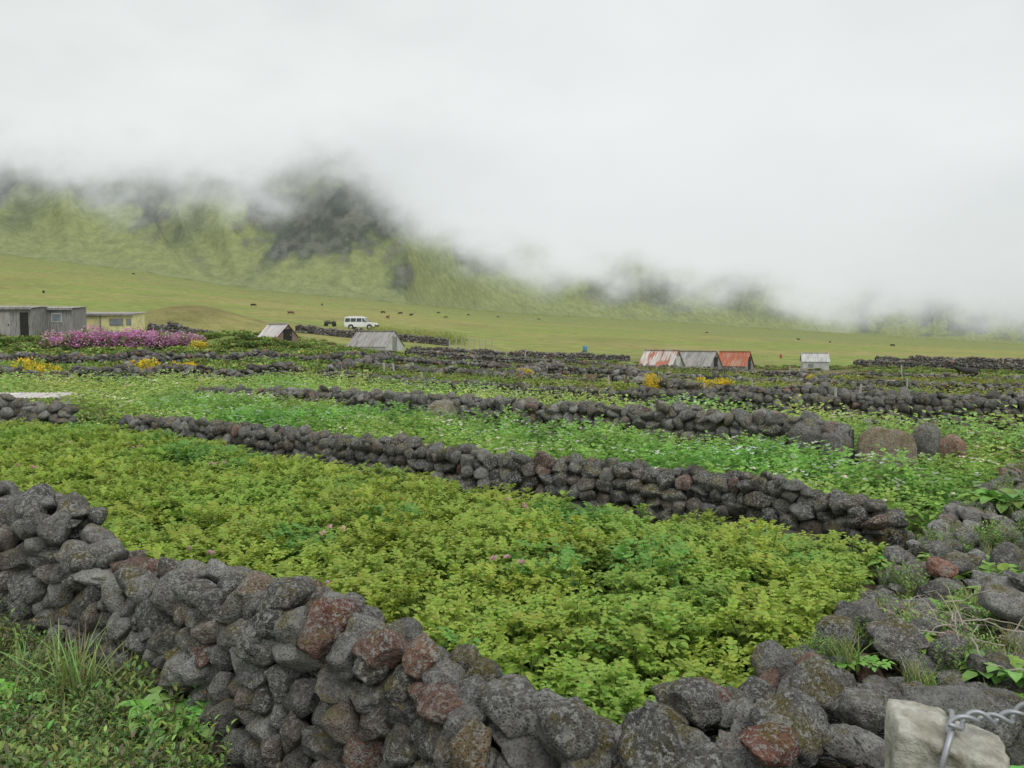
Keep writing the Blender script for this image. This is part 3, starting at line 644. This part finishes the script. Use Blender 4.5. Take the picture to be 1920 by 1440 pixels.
# foreground weeds lower left and right
def weed(seed, col, n_=26, H=.35, L=.12, up=.9):
    rnd = random.Random(seed); mb = MB()
    for i in range(n_):
        a = rnd.uniform(0,6.3); h = H*rnd.uniform(.5,1.15); b0 = Vector((rnd.gauss(0,.09), rnd.gauss(0,.09), 0)); tip = b0+Vector((math.cos(a)*.12, math.sin(a)*.12, h))
        mb.tube([b0, tip], [.003,.0015], tuple(x*.7 for x in col), 3, False)
        for k in range(12):
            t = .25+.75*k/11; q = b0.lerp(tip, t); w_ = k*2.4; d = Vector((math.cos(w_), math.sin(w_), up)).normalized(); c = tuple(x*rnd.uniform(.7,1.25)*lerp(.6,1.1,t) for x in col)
            leaflet(mb, q, d, Vector((0,0,1)), L*rnd.uniform(.25,.45), L*.14, c)
    return mb.arr()
def tuft(seed, n_, H, col, bw=1.0):
    rnd = random.Random(seed); mb = MB()
    for i in range(n_):
        a = rnd.uniform(0,6.3); lean = rnd.uniform(.05,.8); h = H*rnd.uniform(.5,1.1); b0 = Vector((rnd.gauss(0,.05), rnd.gauss(0,.05), 0)); w_ = rnd.uniform(.004,.008)*bw
        sd_ = Vector((-math.sin(a), math.cos(a), 0))*w_; vs = []
        for k in range(6):
            t = k/5; c0 = b0+Vector((math.cos(a), math.sin(a), 0))*lean*h*t*t+Vector((0,0,h*t*(1-.3*lean*t))); vs += [c0-sd_*(1-t*.9), c0+sd_*(1-t*.9)]
        mb.add(vs, [(2*k, 2*k+1, 2*k+3, 2*k+2) for k in range(5)], tuple(x*rnd.uniform(.75,1.25) for x in col))
    return mb.arr()
def broad(seed, n_, L, col, H=.12):
    rnd = random.Random(seed); mb = MB()
    for i in range(n_):
        a = i*2.4; comp_leaf(mb, Vector((0,0,.02)), Vector((math.cos(a), math.sin(a), .9+rnd.uniform(-.3,.5))), L*rnd.uniform(.7,1.1), tuple(x*rnd.uniform(.85,1.2) for x in col), rnd, 3, False, .8)
    return mb.arr()
wv = [weed(1, (.20,.30,.09)), weed(2, (.17,.19,.09)), weed(3, (.24,.38,.10)), weed(4, (.18,.15,.10)), tuft(90, 60, .32, (.26,.36,.11), 1.3), tuft(91, 60, .36, (.34,.38,.17), 1.3), broad(92, 9, .15, (.22,.40,.10)), broad(93, 12, .11, (.26,.42,.09))]
rnd = random.Random(8); mg = Merge()
for i in range(480):
    u = rnd.uniform(-300, 330)
    yw = interp(u, U1, Y1)-.48; y = rnd.uniform(2.4, max(2.6, yw)); x = (u-960)/1493*y
    s = rnd.uniform(.45,1.05)
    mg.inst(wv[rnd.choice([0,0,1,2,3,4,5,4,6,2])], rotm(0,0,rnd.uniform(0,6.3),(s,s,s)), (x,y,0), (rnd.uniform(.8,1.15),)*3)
tag(mg.build('ground_weeds', MLW), 'mixed green and brownish low weeds at the foot of the foreground wall', 'weeds', kind='stuff')
# weeds growing through and over the broad right wall
rnd = random.Random(18); mg = Merge(); P5 = [(on(u, y_), h) for u, y_, h in W5]
for i in range(620):
    k = min(len(P5)-2, int((rnd.random()**.9)*(len(P5)-1))); t = rnd.random(); p = P5[k][0].lerp(P5[k+1][0], t); h = lerp(P5[k][1], P5[k+1][1], t)
    tn = (P5[k+1][0]-P5[k][0]).normalized(); nr = Vector((tn.y, -tn.x, 0)); o = rnd.uniform(-.5, 1.3); far_ = p.y > 3.6
    if not far_ and rnd.random() < .6: continue
    q = p+nr*o; zz = h-.05 if abs(o) < .44 else (h*.55 if o < 0 else max(.0, h-.45*(o-.42)-.05))
    s = rnd.uniform(.3,.6)*(1.15 if far_ else .5)
    mg.inst(wv[rnd.choice([2,4,6,6,7,7,5,0])], rotm(0,0,rnd.uniform(0,6.3),(s,s,s*.85)), (q.x,q.y,zz), (rnd.uniform(.85,1.25),)*3)
tag(mg.build('bank_weeds', MLW), 'small weeds and grass sprouting from the broad stone wall on the right', 'weeds', kind='stuff')
for i, (u, Y, H, col, lab) in enumerate([(125,4.1,.58,(.36,.46,.17),'tall tuft of long pale grass in the bottom left corner'), (215,4.2,.42,(.32,.40,.15),'shorter grass tuft against the wall foot, right of the tall one'), (40,4.4,.42,(.30,.42,.15),'grass tuft at the left edge, left of the tall one'), (90,3.8,.32,(.30,.42,.13),'low grass tuft in front of the tall one')]):
    plant('grass_tuft', tuft(i, 110, H, col, 1.7), u, Y, (1,1,1), lab, 'grass tuft')
for i, (u, Y, z, L, n_, col, lab) in enumerate([(310,3.72,.16,.24,14,(.28,.56,.14),'bright green leafy weed at the bottom left, in front of the wall'), (15,4.0,.14,.22,12,(.24,.48,.12),'bright green leafy weed in the extreme bottom left corner'),
      (1195,3.05,.42,.14,9,(.30,.50,.10),'small bright green seedling in the wall corner at the bottom'), (1700,4.0,.44,.18,10,(.28,.44,.09),'yellow green weed growing from the middle of the broad right wall'), (1800,3.9,.45,.15,9,(.24,.40,.09),'small green weed on the broad wall near the dead twigs'),
      (1905,2.5,.55,.22,12,(.20,.42,.09),'green leafy weed behind the concrete post'), (1720,6.6,.05,.34,22,(.26,.48,.11),'leafy green plant in the gap at the end of the diagonal wall'), (1790,6.0,.25,.26,20,(.27,.44,.10),'leafy green plant on the far end of the broad wall'), (1870,5.6,.25,.3,26,(.21,.38,.08),'large leafy green plant at the right edge above the broad wall'), (1905,5.0,.3,.25,22,(.24,.37,.10),'olive green leafy plant at the right edge beside the broad wall'), (1580,3.3,.52,.12,7,(.29,.45,.09),'tiny yellow green weed between two stones of the broad wall'), (1900,8.2,.25,.45,30,(.19,.34,.08),'tall green weed at the right edge beyond the broad wall'),
      (1660,4.9,.2,.24,18,(.28,.45,.09),'leafy weed leaning over the field side of the broad wall'), (1840,4.5,.4,.2,14,(.25,.40,.10),'mid green weed right of the yellow green one on the broad wall'), (1760,4.7,.36,.16,12,(.22,.36,.08),'low weed beside the orange red stone'), (1915,3.6,.45,.2,14,(.24,.40,.10),'green weed at the right edge below the pale flat stones')]):
    plant('leafy_weed', broad(i+50, n_, L, col), u, Y, (1,1,1), lab, 'weed', dz=z)
rnd = random.Random(3)
c0 = pt(1850, 1190, 4.0); mb = MB()
for i in range(46):
    p = c0+Vector((rnd.gauss(0,.16), rnd.gauss(0,.22), rnd.gauss(0,.04))); pts = [p]; d = Vector((rnd.gauss(0,1), rnd.gauss(0,1), rnd.gauss(.1,.4))).normalized()
    for k in range(6): p = p+d*.055; d = (d+Vector((rnd.gauss(0,.35), rnd.gauss(0,.35), rnd.gauss(-.1,.3)))).normalized(); pts.append(p)
    mb.tube(pts, [.004,.0037,.0033,.003,.0025,.002,.001], (.48,.42,.37), 5)
tag(mb.build('dead_bramble', MLW), 'tangle of dry pale leafless twigs lying on the broad right wall', 'twigs')
# ------------------------------------------------------------------ concrete post with wire
MC = plain('weathered_concrete', (.44,.43,.375), .92, .35, 22, (.29,.275,.22), bm=.9); MW = plain('galvanised_wire', (.34,.35,.37), .5, .2, 30, metal=.6)
pp = pt(1772, 1400, 1.72); H = 1.20
root = empty('concrete_post', (pp.x, pp.y, 0), R(-20)); tag(root, 'pale square concrete post with wire around its top, at the bottom right corner', 'post')
bm = bmesh.new(); bmesh.ops.create_cube(bm, size=1)
bmesh.ops.subdivide_edges(bm, edges=list(bm.edges), cuts=23, use_grid_fill=True)
for v in bm.verts:
    p = v.co*2
    X, Y_ = p.x, p.y; kx = 1-.03*(Y_**6); ky = 1-.03*(X**6)
    zt = (v.co.z+.5)**.35
    rt = 1-.04*sm((v.co.z-.46)/.04)-.10*sm(-Y_-.2)*sm(X*.9)*sm((v.co.z-.40)/.1)
    co_ = Vector((X*kx*.112*rt, Y_*ky*.092*rt, zt*H))
    co_.z -= .007*(X**6+Y_**6)*sm((v.co.z-.4)/.1)+.024*X*sm((v.co.z-.3)/.2)
    co_ += Vector((1,1,.8))*.010*mn.noise(co_*13)+Vector((1,1,1))*.008*mn.noise(co_*38)
    v.co = co_
me = bpy.data.meshes.new('shaft'); bm.to_mesh(me); bm.free(); me.materials.append(MC)
for p in me.polygons: p.use_smooth = True
link(bpy.data.objects.new('shaft', me), root)
z = H
def smooth_path(P, k=6):
    out = []
    for i in range(len(P)-1):
        p0 = P[max(0,i-1)]; p1 = P[i]; p2 = P[i+1]; p3 = P[min(len(P)-1,i+2)]
        for j in range(k):
            t = j/k; out.append(.5*((2*p1)+(p2-p0)*t+(2*p0-5*p1+4*p2-p3)*t*t+(3*p1-p0-3*p2+p3)*t**3))
    return out+[P[-1]]
def twist(mb, path, off, r, turns):
    for ph in (0, math.pi):
        pts = []
        for i, p in enumerate(path):
            t = (path[min(i+1, len(path)-1)]-path[max(i-1, 0)]).normalized(); a = (Vector((0,0,1))-t*t.z).normalized() if abs(t.z) < .8 else (Vector((0,1,0))-t*t.y).normalized(); b = t.cross(a)
            w_ = ph+turns*2*math.pi*i/len(path); pts.append(p+a*math.cos(w_)*off+b*math.sin(w_)*off)
        mb.tube(pts, r, n=7)
loop = [Vector((-.045,-.108,z-.25)), Vector((-.035,-.108,z-.12)), Vector((-.02,-.106,z-.03)), Vector((-.002,-.07,z+.012)), Vector((.012,.0,z+.014)), Vector((.02,.06,z+.008)), Vector((.02,.105,z-.04)), Vector((.02,.107,z-.25))]
mb = MB(); mb.tube(smooth_path(loop), .0065, n=8); mb.build('wire_loop', MW, root, True)
mb = MB(); P0 = Vector((-.005,-.06,z+.02)); path = smooth_path([P0, Vector((.05,-.01,z+.032)), Vector((.11,.03,z+.018)), Vector((.17,.07,z+.035)), Vector((.23,.10,z+.07)), Vector((.30,.14,z+.11)), Vector((.42,.2,z+.17))], 14)
twist(mb, path, .011, .0055, 5); mb.build('twisted_wire', MW, root, True)
# ------------------------------------------------------------------ huts
def corr_mat(name, a, b, thr): return plain(name, a, .75, .3, 2.2, b, thr, stretch=(2.5,.5,.5))
M_red = corr_mat('rust_red_sheet', (.42,.13,.07), (.38,.25,.18), (.5,.6)); M_grey = corr_mat('grey_sheet', (.34,.325,.31), (.24,.22,.21), (.5,.62)); M_mix = corr_mat('white_red_sheet', (.56,.52,.48), (.44,.17,.11), (.5,.56))
M_pink = corr_mat('faded_pink_sheet', (.56,.53,.52), (.46,.40,.38), (.5,.65)); M_white = corr_mat('whitewashed_sheet', (.50,.50,.48), (.34,.33,.32), (.5,.65))
M_wall_s = plain('hut_grey_board', (.30,.29,.28), .85, .35, 4, (.18,.17,.165), stretch=(6,6,.6)); M_wall_w = plain('hut_white_board', (.50,.50,.48), .8, .2, 3); M_dark = plain('dark_opening', (.025,.023,.022), .9); M_yel = plain('yellow_paint', (.74,.68,.34), .7, .15, 3, (.6,.55,.3)); M_rustw = plain('rusty_board', (.26,.18,.14), .85, .3, 4)
M_glass = plain('dusty_glass', (.22,.25,.27), .25, .2, 2); M_redp = plain('red_paint', (.40,.08,.06), .6)
def hut(u, v, Lx, Wy, hw, hr, rz, mr, mw, label, door=1, mdoor=None, win=True, Y=None):
    p = gnd(u, v) if Y is None else on(u, Y)
    root = empty('tin_hut', (p.x, p.y, p.z-.05), rz); tag(root, label, 'hut')
    mb = MB(); x, y = Lx/2, Wy/2
    vs = [(-x,-y,0),(x,-y,0),(x,y,0),(-x,y,0),(-x,-y,hw),(x,-y,hw),(x,y,hw),(-x,y,hw),(-x,0,hr),(x,0,hr)]
    mb.add(vs, [(0,1,5,4),(2,3,7,6),(1,2,6,9,5),(3,0,4,8,7),(3,2,1,0)], (1,1,1)); mb.build('walls', mw, root)
    mb = MB(); ov = .10; nx = int(Lx/.06); sl = (hr-hw)/y
    for sg in (-1, 1):
        vs = []
        for i in range(nx+1):
            xx = -x-ov+(Lx+2*ov)*i/nx; w_ = .022*math.sin(i*math.pi/1.5); vs += [(xx, 0, hr+.05+w_), (xx, sg*(y+ov), hw-sl*ov+.05+w_)]
        mb.add(vs, [((2*i, 2*i+1, 2*i+3, 2*i+2) if sg > 0 else (2*i, 2*i+2, 2*i+3, 2*i+1)) for i in range(nx)], (1,1,1))
    rf = mb.build('roof', mr, root)
    mb = MB(); mb.box((0,0,hr+.09), (Lx+2*ov,.24,.04)); mb.build('ridge_cap', mr, rf)
    dm = mdoor or M_dark
    mb = MB(); dh = min(hr*.72, 1.7); mb.box((x+.02, 0, dh/2+.03), (.04,.75,dh)); d = mb.build('door', dm, root)
    mb = MB(); mb.box((x+.055, .25, dh*.55), (.03,.05,.12)); mb.build('door_handle', M_grey, d)
    if win and hw > .8:
        mb = MB(); mb.box((-Lx*.2,-y-.015,hw*.6), (.6,.03,.4)); f_ = mb.build('window', M_wall_w, root); mb = MB(); mb.box((-Lx*.2,-y-.035,hw*.6), (.5,.012,.3)); mb.build('pane', M_glass, f_)
    return root
hut(705, 657, 4.5, 3.2, .45, 1.9, R(-26), M_grey, M_wall_w, 'low grey tin hut with long sloping roof and pale gable, below the white car', mdoor=M_wall_s, win=False)
hut(522, 641, 2.1, 1.9, .4, 1.3, R(-35), M_pink, M_rustw, 'small hut with faded pale roof and brown gable, left of the grey tin hut', mdoor=M_dark, win=False)
hut(1240, 697, 2.7, 2.5, .3, 1.65, R(-38), M_mix, M_wall_s, 'low hut with patchy white and rust red roof, leftmost of the four right huts', win=False, mdoor=M_wall_w)
hut(1308, 694, 3.3, 2.6, .4, 1.65, R(-38), M_grey, M_wall_s, 'grey tin hut squeezed between the white red hut and the rust red hut', win=False)
hut(1377, 692, 3.0, 2.6, .4, 1.75, R(-34), M_red, M_wall_s, 'hut with bright rust red tin roof, between the grey huts on the right', win=False)
hut(1527, 694, 2.5, 2.2, .95, 1.75, R(-14), M_white, M_wall_w, 'small hut with whitish grey roof standing alone at the far right', mdoor=M_wall_s)
def shed(u0, u1, Y, h0, h1, mw, mr, label, openings, trim=None, depth=2.0):
    a = on(u0, Y); b = on(u1, Y); Lx = b.x-a.x; c0 = (a+b)/2; root = empty('storage_shed', (c0.x, c0.y+depth/2, min(a.z, b.z)-.05), 0); tag(root, label, 'shed')
    x, y = Lx/2, depth/2; mb = MB()
    mb.add([(-x,-y,0),(x,-y,0),(x,y,0),(-x,y,0),(-x,-y,h0),(x,-y,h0),(x,y,h1),(-x,y,h1)], [(0,1,5,4),(1,2,6,5),(2,3,7,6),(3,0,4,7),(4,5,6,7)], (1,1,1)); mb.build('walls', mw, root)
    mb = MB(); nx = int(Lx/.08); vs = []
    for i in range(nx+1):
        xx = -x-.12+(Lx+.24)*i/nx; w_ = .025*math.sin(i*math.pi/1.5); vs += [(xx,-y-.25,h0+.05+w_), (xx,y+.15,h1+.07+w_)]
    mb.add(vs, [(2*i, 2*i+2, 2*i+3, 2*i+1) for i in range(nx)], (1,1,1)); mb.box((0,-y-.2,h0-.02), (Lx+.2,.05,.12)); mb.build('roof', mr, root)
    for kind, cx, cz, w_, h_, mm in openings:
        mb = MB(); mb.box((-x+cx*Lx,-y-.02,cz), (w_,.04,h_)); d = mb.build(kind, mm, root)
        if kind == 'window': mb = MB(); mb.box((-x+cx*Lx,-y-.045,cz), (w_*.8,.012,h_*.75)); mb.build('pane', M_glass, d)
        else: mb = MB(); mb.box((-x+cx*Lx+w_*.38,-y-.06,cz), (.05,.04,.14)); mb.build('door_handle', M_dark, d)
    return root
shed(-110, 62, 58, 2.2, 2.4, M_wall_s, M_grey, 'weathered grey board shed with wide doors at the left edge', [('door',.70,1.0,.9,1.8,M_grey),('door',.92,1.0,.6,1.8,M_dark),('window',.35,1.4,.8,.6,M_wall_w)])
shed(66, 138, 60, 2.2, 2.4, M_wall_s, M_grey, 'smaller grey shed with one window between the wide shed and the yellow shed', [('window',.6,1.55,.8,.7,M_wall_w),('door',.18,1.0,.5,1.8,M_grey)])
shed(146, 252, 64, 2.0, 2.2, M_yel, M_grey, 'pale yellow painted shed with grey windows behind the pink bushes', [('window',.70,1.4,1.1,.55,M_wall_s),('door',.42,1.0,.12,1.8,M_wall_s),('window',.92,1.4,.4,.5,M_wall_s)])
# corrugated sheet at left edge
mb = MB(); p = on(55, 19.6)
vs = []
for i in range(61):
    xx = -1.0+2.0*i/60; w_ = .015*math.sin(i*math.pi/1.5); vs += [(xx,-.35,.42+w_), (xx,.35,.50+w_)]
mb.add(vs, [(2*i, 2*i+2, 2*i+3, 2*i+1) for i in range(60)], (1,1,1))
for sx in (-.9, .9): mb.box((sx,0,.2), (.07,.5,.44))
o = mb.build('metal_sheet', M_pink); o.location = (p.x-.1, p.y, p.z); tag(o, 'pale grey corrugated sheet lying on supports at the left edge', 'metal sheet')
# posts
M_post = plain('weathered_post_wood', (.40,.38,.34), .9, .3, 8, bm=.5)
def post(u, vb, vt, label, group=None, Y=None, r=.05):
    p = gnd(u, vb) if Y is None else on(u, Y); h = max(.5, (vb-vt)/1493*p.y)
    mb = MB(); rr = random.Random(u); mb.tube([(0,0,-.1), (rr.uniform(-.02,.02),0,h*.5), (rr.uniform(-.04,.04),rr.uniform(-.03,.03),h)], [r,r*.95,r*.85], n=7)
    o = mb.build('fence_post', M_post); o.location = p; tag(o, label, 'post', group)
for u, vb, vt in [(843,662,638),(855,661,636),(866,661,634),(878,662,636),(889,661,635),(900,662,637),(911,662,635),(923,661,638)]:
    post(u, vb, vt, 'thin grey fence post in the picket row right of the grey left hut', 'picket row of thin posts', r=.08)
for u, vb, vt, lab in [(1320,762,718,'thin wooden post left of centre in the right hand strip'),(1565,766,726,'thin wooden post above the pointed boulder'),(1612,760,720,'thin wooden post right of the one above the pointed boulder'),(1915,782,732,'pale post at the right edge'),(720,706,680,'thin post in the wall below the grey left hut'),(738,706,682,'second thin post in the wall below the grey left hut'),(775,704,680,'third thin post in the wall below the grey left hut'),(968,765,732,'thin post standing in the pale potato strip at the middle'),(1222,796,756,'thin post in the middle wall below the rusty huts'),(1628,826,790,'short post above the large brown slab boulder'),(1480,708,686,'thin post left of the lone grey and white hut'),(1690,709,684,'thin post right of the lone grey and white hut'),(790,722,698,'short post at the left end of the long dark wall'),(1700,740,708,'thin post at the right above the long dark wall'),(1880,692,670,'distant post near the right edge on the plain'),(985,674,652,'thin post just left of the blue barrel'),(950,677,656,'thin post farther left of the blue barrel'),(1410,745,712,'thin post in the patches below the rust red hut'),(1140,735,704,'thin post in the middle of the patchwork walls')]:
    post(u, vb, vt, lab, r=.045 if vb > 730 else .06)
# barrel
def barrel(u, v, h, r, m, label):
    p = gnd(u, v); mb = MB(); prof = [(0,.9),(.03,1),(.3,1),(.33,1.06),(.36,1),(.64,1),(.67,1.06),(.7,1),(.97,1),(1,.92)]
    mb.tube([(0,0,z_*h) for z_, _ in prof], [r*k for _, k in prof], n=20); o = mb.build('barrel', m, None, True); o.location = p; tag(o, label, 'barrel')
barrel(1097, 660, .85, .30, plain('blue_plastic', (.10,.25,.42), .5, .1), 'blue plastic barrel on the grass in the middle distance')
barrel(1464, 672, .6, .16, M_redp, 'tiny red barrel left of the lone grey and white hut')
# ------------------------------------------------------------------ car
M_body = plain('white_car_paint', (.78,.79,.78), .3, .04, 1); M_tyre = plain('tyre_rubber', (.025,.025,.025), .9); M_rim = plain('steel_rim', (.5,.5,.5), .4, metal=.5); M_lamp = plain('lamp_glass', (.75,.75,.7), .15); M_cg = plain('car_glass', (.05,.06,.07), .1)
p = on(678, 121); car = empty('off_road_car', (p.x, p.y, p.z-.03), R(-6)); tag(car, 'white long wheelbase off road car parked facing right on the far grass', 'car')
def prism(prof, w_, mb, taper=None):
    nq = len(prof); vs = [(x, -w_/2*(taper(z_) if taper else 1), z_) for x, z_ in prof]+[(x, w_/2*(taper(z_) if taper else 1), z_) for x, z_ in prof]
    mb.add(vs, [tuple(range(nq)), tuple(range(2*nq-1, nq-1, -1))]+[(i, i+nq, (i+1) % nq+nq, (i+1) % nq) for i in range(nq)], (1,1,1))
mb = MB(); arch = lambda cx: [(cx-.44*math.cos(k*math.pi/8), .42+.42*math.sin(k*math.pi/8)) for k in range(9)]
prof = [(-2.35,.5)]+[(x, z_) for x, z_ in arch(-1.35)]+[(x, z_) for x, z_ in arch(1.5)]+[(2.3,.5),(2.38,.8),(2.3,1.08),(1.1,1.18),(.62,1.86),(.5,1.93),(-2.2,1.95),(-2.32,1.85),(-2.4,1.1)]
prism(prof, 1.75, mb, lambda z_: 1 if z_ < 1.2 else 1-.13*(z_-1.2)/.75); b = mb.build('body', M_body, car)
bv = b.modifiers.new('bevel', 'BEVEL'); bv.width = .05; bv.segments = 2
for x0, x1, xt0, xt1 in ((.42,1.0,.42,.66), (-.45,.34,-.45,.34), (-1.35,-.53,-1.35,-.53), (-2.25,-1.43,-2.18,-1.43)):
    for sg in (-1, 1):
        mb = MB(); ya, yb = sg*(.875-.005+.012), sg*(.875*.905+.012); mb.add([(x0,ya,1.24),(x1-.06,ya,1.24),(xt1-.02,yb,1.76),(xt0,yb,1.76)], [(0,1,2,3)], (1,1,1)); mb.build('window', M_cg, car)
mb = MB(); mb.add([(1.1,-.78,1.2),(1.1,.78,1.2),(.68,.70,1.82),(.68,-.70,1.82)], [(0,1,2,3)], (1,1,1)); o = mb.build('windscreen', M_cg, car); o.location = (.02,0,.01)
for cx in (-1.35, 1.5):
    for sg in (-1, 1):
        wh = empty('wheel', (cx, sg*.76, .40)); wh.parent = car
        mb = MB(); mb.tube([(0,-.12,0),(0,-.10,0),(0,.10,0),(0,.12,0)], [.34,.40,.40,.34], n=24); mb.build('tyre', M_tyre, wh, False)
        mb = MB(); mb.tube([(0,sg*.122,0),(0,sg*.135,0)], [.22,.18], n=16); mb.build('rim', M_rim, wh)
for sg in (-1, 1):
    mb = MB(); mb.box((2.36,sg*.62,.92), (.06,.26,.18)); mb.build('headlight', M_lamp, car); mb = MB(); mb.box((-2.38,sg*.75,.95), (.06,.12,.3)); mb.build('tail_light', M_redp, car)
    mb = MB(); mb.box((1.0,sg*1.0,1.3), (.08,.2,.22)); mb.build('mirror', M_dark, car)
mb = MB(); mb.box((2.46,0,.62), (.14,1.75,.2)); mb.build('bumper', M_dark, car)
mb = MB()
for yy in (-.6, .6): mb.tube([(-2.0,yy,2.02),(.3,yy,2.02)], .025)
for xx in np.linspace(-2, .3, 6): mb.tube([(xx,-.65,2.03),(xx,.65,2.03)], .02)
mb.build('roof_rack', M_body, car)
p = on(620, 124); q = empty('quad_bike', (p.x, p.y, p.z), R(20)); tag(q, 'dark quad bike parked left of the white car', 'quad bike')
M_dkp = plain('dark_green_plastic', (.04,.05,.05), .5)
mb = MB(); prism([(-.85,.55),(-.3,.4),(.3,.4),(.85,.55),(.9,.75),(.3,.8),(.1,.7),(-.5,.75),(-.9,.75)], .5, mb); mb.build('body', M_dkp, q)
mb = MB(); mb.box((-.25,0,.85), (.7,.3,.12)); mb.build('seat', M_dark, q); mb = MB(); mb.tube([(.35,-.38,1.12),(.45,0,1.02),(.35,.38,1.12)], .02); mb.tube([(.55,0,.75),(.45,0,1.04)], .03); mb.build('handlebar', M_dark, q)
mb = MB(); mb.box((-.78,0,.86), (.5,.8,.03)); mb.build('rack', M_dkp, q); mb = MB(); mb.box((.72,0,.86), (.4,.7,.03)); mb.build('rack', M_dkp, q)
for cx in (-.62, .62):
    for sg in (-1, 1): mb = MB(); mb.tube([(cx,sg*.35,.28),(cx,sg*.38,.28),(cx,sg*.55,.28),(cx,sg*.58,.28)], [.2,.28,.28,.2], n=16); mb.build('wheel', M_tyre, q)
# ------------------------------------------------------------------ cattle
def cow_mesh(pose):
    hd = {'graze': [((.95,0,.88),.19),((1.16,0,.52),.13),((1.22,0,.32),.13),((1.27,0,.1),.09)], 'stand': [((.95,0,1.08),.21),((1.18,0,1.22),.15),((1.34,0,1.19),.14),((1.56,0,1.06),.09)]}[pose]
    V = [((-.75,0,.90),.34),((-.2,0,.82),.41),((.3,0,.82),.41),((.68,0,.88),.35)]; E = [(0,1),(1,2),(2,3)]
    pr = 3
    for h_ in hd: V.append(h_); E.append((pr, len(V)-1)); pr = len(V)-1
    head = pr-1
    for sg in (-1, 1):
        b = len(V); V += [((.62,sg*.2,.56),.14),((.64,sg*.2,.32),.075),((.62,sg*.2,.04),.065)]; E += [(3,b),(b,b+1),(b+1,b+2)]
        b = len(V); V += [((-.68,sg*.22,.64),.19),((-.6,sg*.22,.50),.13),((-.80,sg*.22,.33),.08),((-.74,sg*.22,.04),.065)]; E += [(0,b),(b,b+1),(b+1,b+2),(b+2,b+3)]
        b = len(V); hc = Vector(V[head][0]); V += [(tuple(hc+Vector((-.08,sg*.22,.1))),.04)]; E += [(head,b)]
    b = len(V); V += [((-1.08,0,1.0),.05),((-1.14,0,.65),.03),((-1.14,0,.38),.04)]; E += [(0,b),(b,b+1),(b+1,b+2)]
    me = bpy.data.meshes.new('cow_skeleton'); me.from_pydata([v[0] for v in V], E, []); o = bpy.data.objects.new('cow_tmp', me); link(o)
    sk_ = o.modifiers.new('s', 'SKIN'); sb_ = o.modifiers.new('b', 'SUBSURF'); sb_.levels = 1
    for i, v in enumerate(V): me.skin_vertices[0].data[i].radius = (v[1], v[1]); me.skin_vertices[0].data[i].use_root = (i == 0)
    bpy.context.view_layer.update(); dg = bpy.context.evaluated_depsgraph_get(); res = bpy.data.meshes.new_from_object(o.evaluated_get(dg)); bpy.data.objects.remove(o)
    for p_ in res.polygons: p_.use_smooth = True
    res.name = 'cow'; res.materials.clear(); return res
cg, cs_ = cow_mesh('graze'), cow_mesh('stand'); cb_ = [cg.copy(), cs_.copy()]
mk = plain('black_hide', (.022,.019,.018), .7); mbn = plain('brown_hide', (.14,.08,.05), .7)
for m_ in (cg, cs_): m_.materials.append(mk)
for m_ in cb_: m_.materials.append(mbn)
for u, v, me, rz, lab in [(475,575,cg,0,'distant black cow grazing alone on the left slope'),(718,588,cg,.5,'black cow leftmost of the herd beyond the white car'),(727,598,cb_[1],1.2,'brown cow standing just right of the white car'),(751,590,cg,3.1,'black cow second in the herd beyond the car'),(771,593,cs_,.9,'black cow standing in the middle of the far herd'),(822,588,cg,.2,'black cow grazing, upper left of the close pair in the far herd'),(836,597,cb_[0],3.0,'brown cow at the lower right of the far herd'),(878,592,cg,0,'black cow separate from the herd to its right'),(934,596,cs_,3.1,'black cow standing farther right of the far herd'),(1010,600,cg,.3,'tiny distant black cow near the foot of the slope'),(1325,625,cg,0,'distant black cow alone above the rust red huts'),(1497,638,cs_,3.0,'larger black cow standing alone above the lone white grey hut'),(1556,643,cg,1,'tiny dark cow right of the larger lone black cow'),(1673,650,cg,0,'tiny dark cow farthest right on the plain'),(250,515,cg,0,'tiny dark cow high on the left slope'),(82,550,cg,2,'dark cow on the slope above the grey sheds'),(604,573,cg,2,'tiny dark cow on the slope above the white car'),(545,590,cb_[0],.4,'small brown cow on the grass left of the white car')]:
    p = gnd(u, v); o = link(bpy.data.objects.new('cow', me)); s = 1.0 if p.y > 200 else .8; o.location = p; o.scale = (s,s,s); o.rotation_euler = (0,0,rz); tag(o, lab, 'cow')
p = on(1815, 56); o = link(bpy.data.objects.new('cow', cs_)); o.location = (p.x, p.y, p.z-.1); o.rotation_euler = (0,0,3.1); o.scale = (.75,.75,.7); tag(o, 'black cow standing half hidden among the walls near the right edge', 'cow')
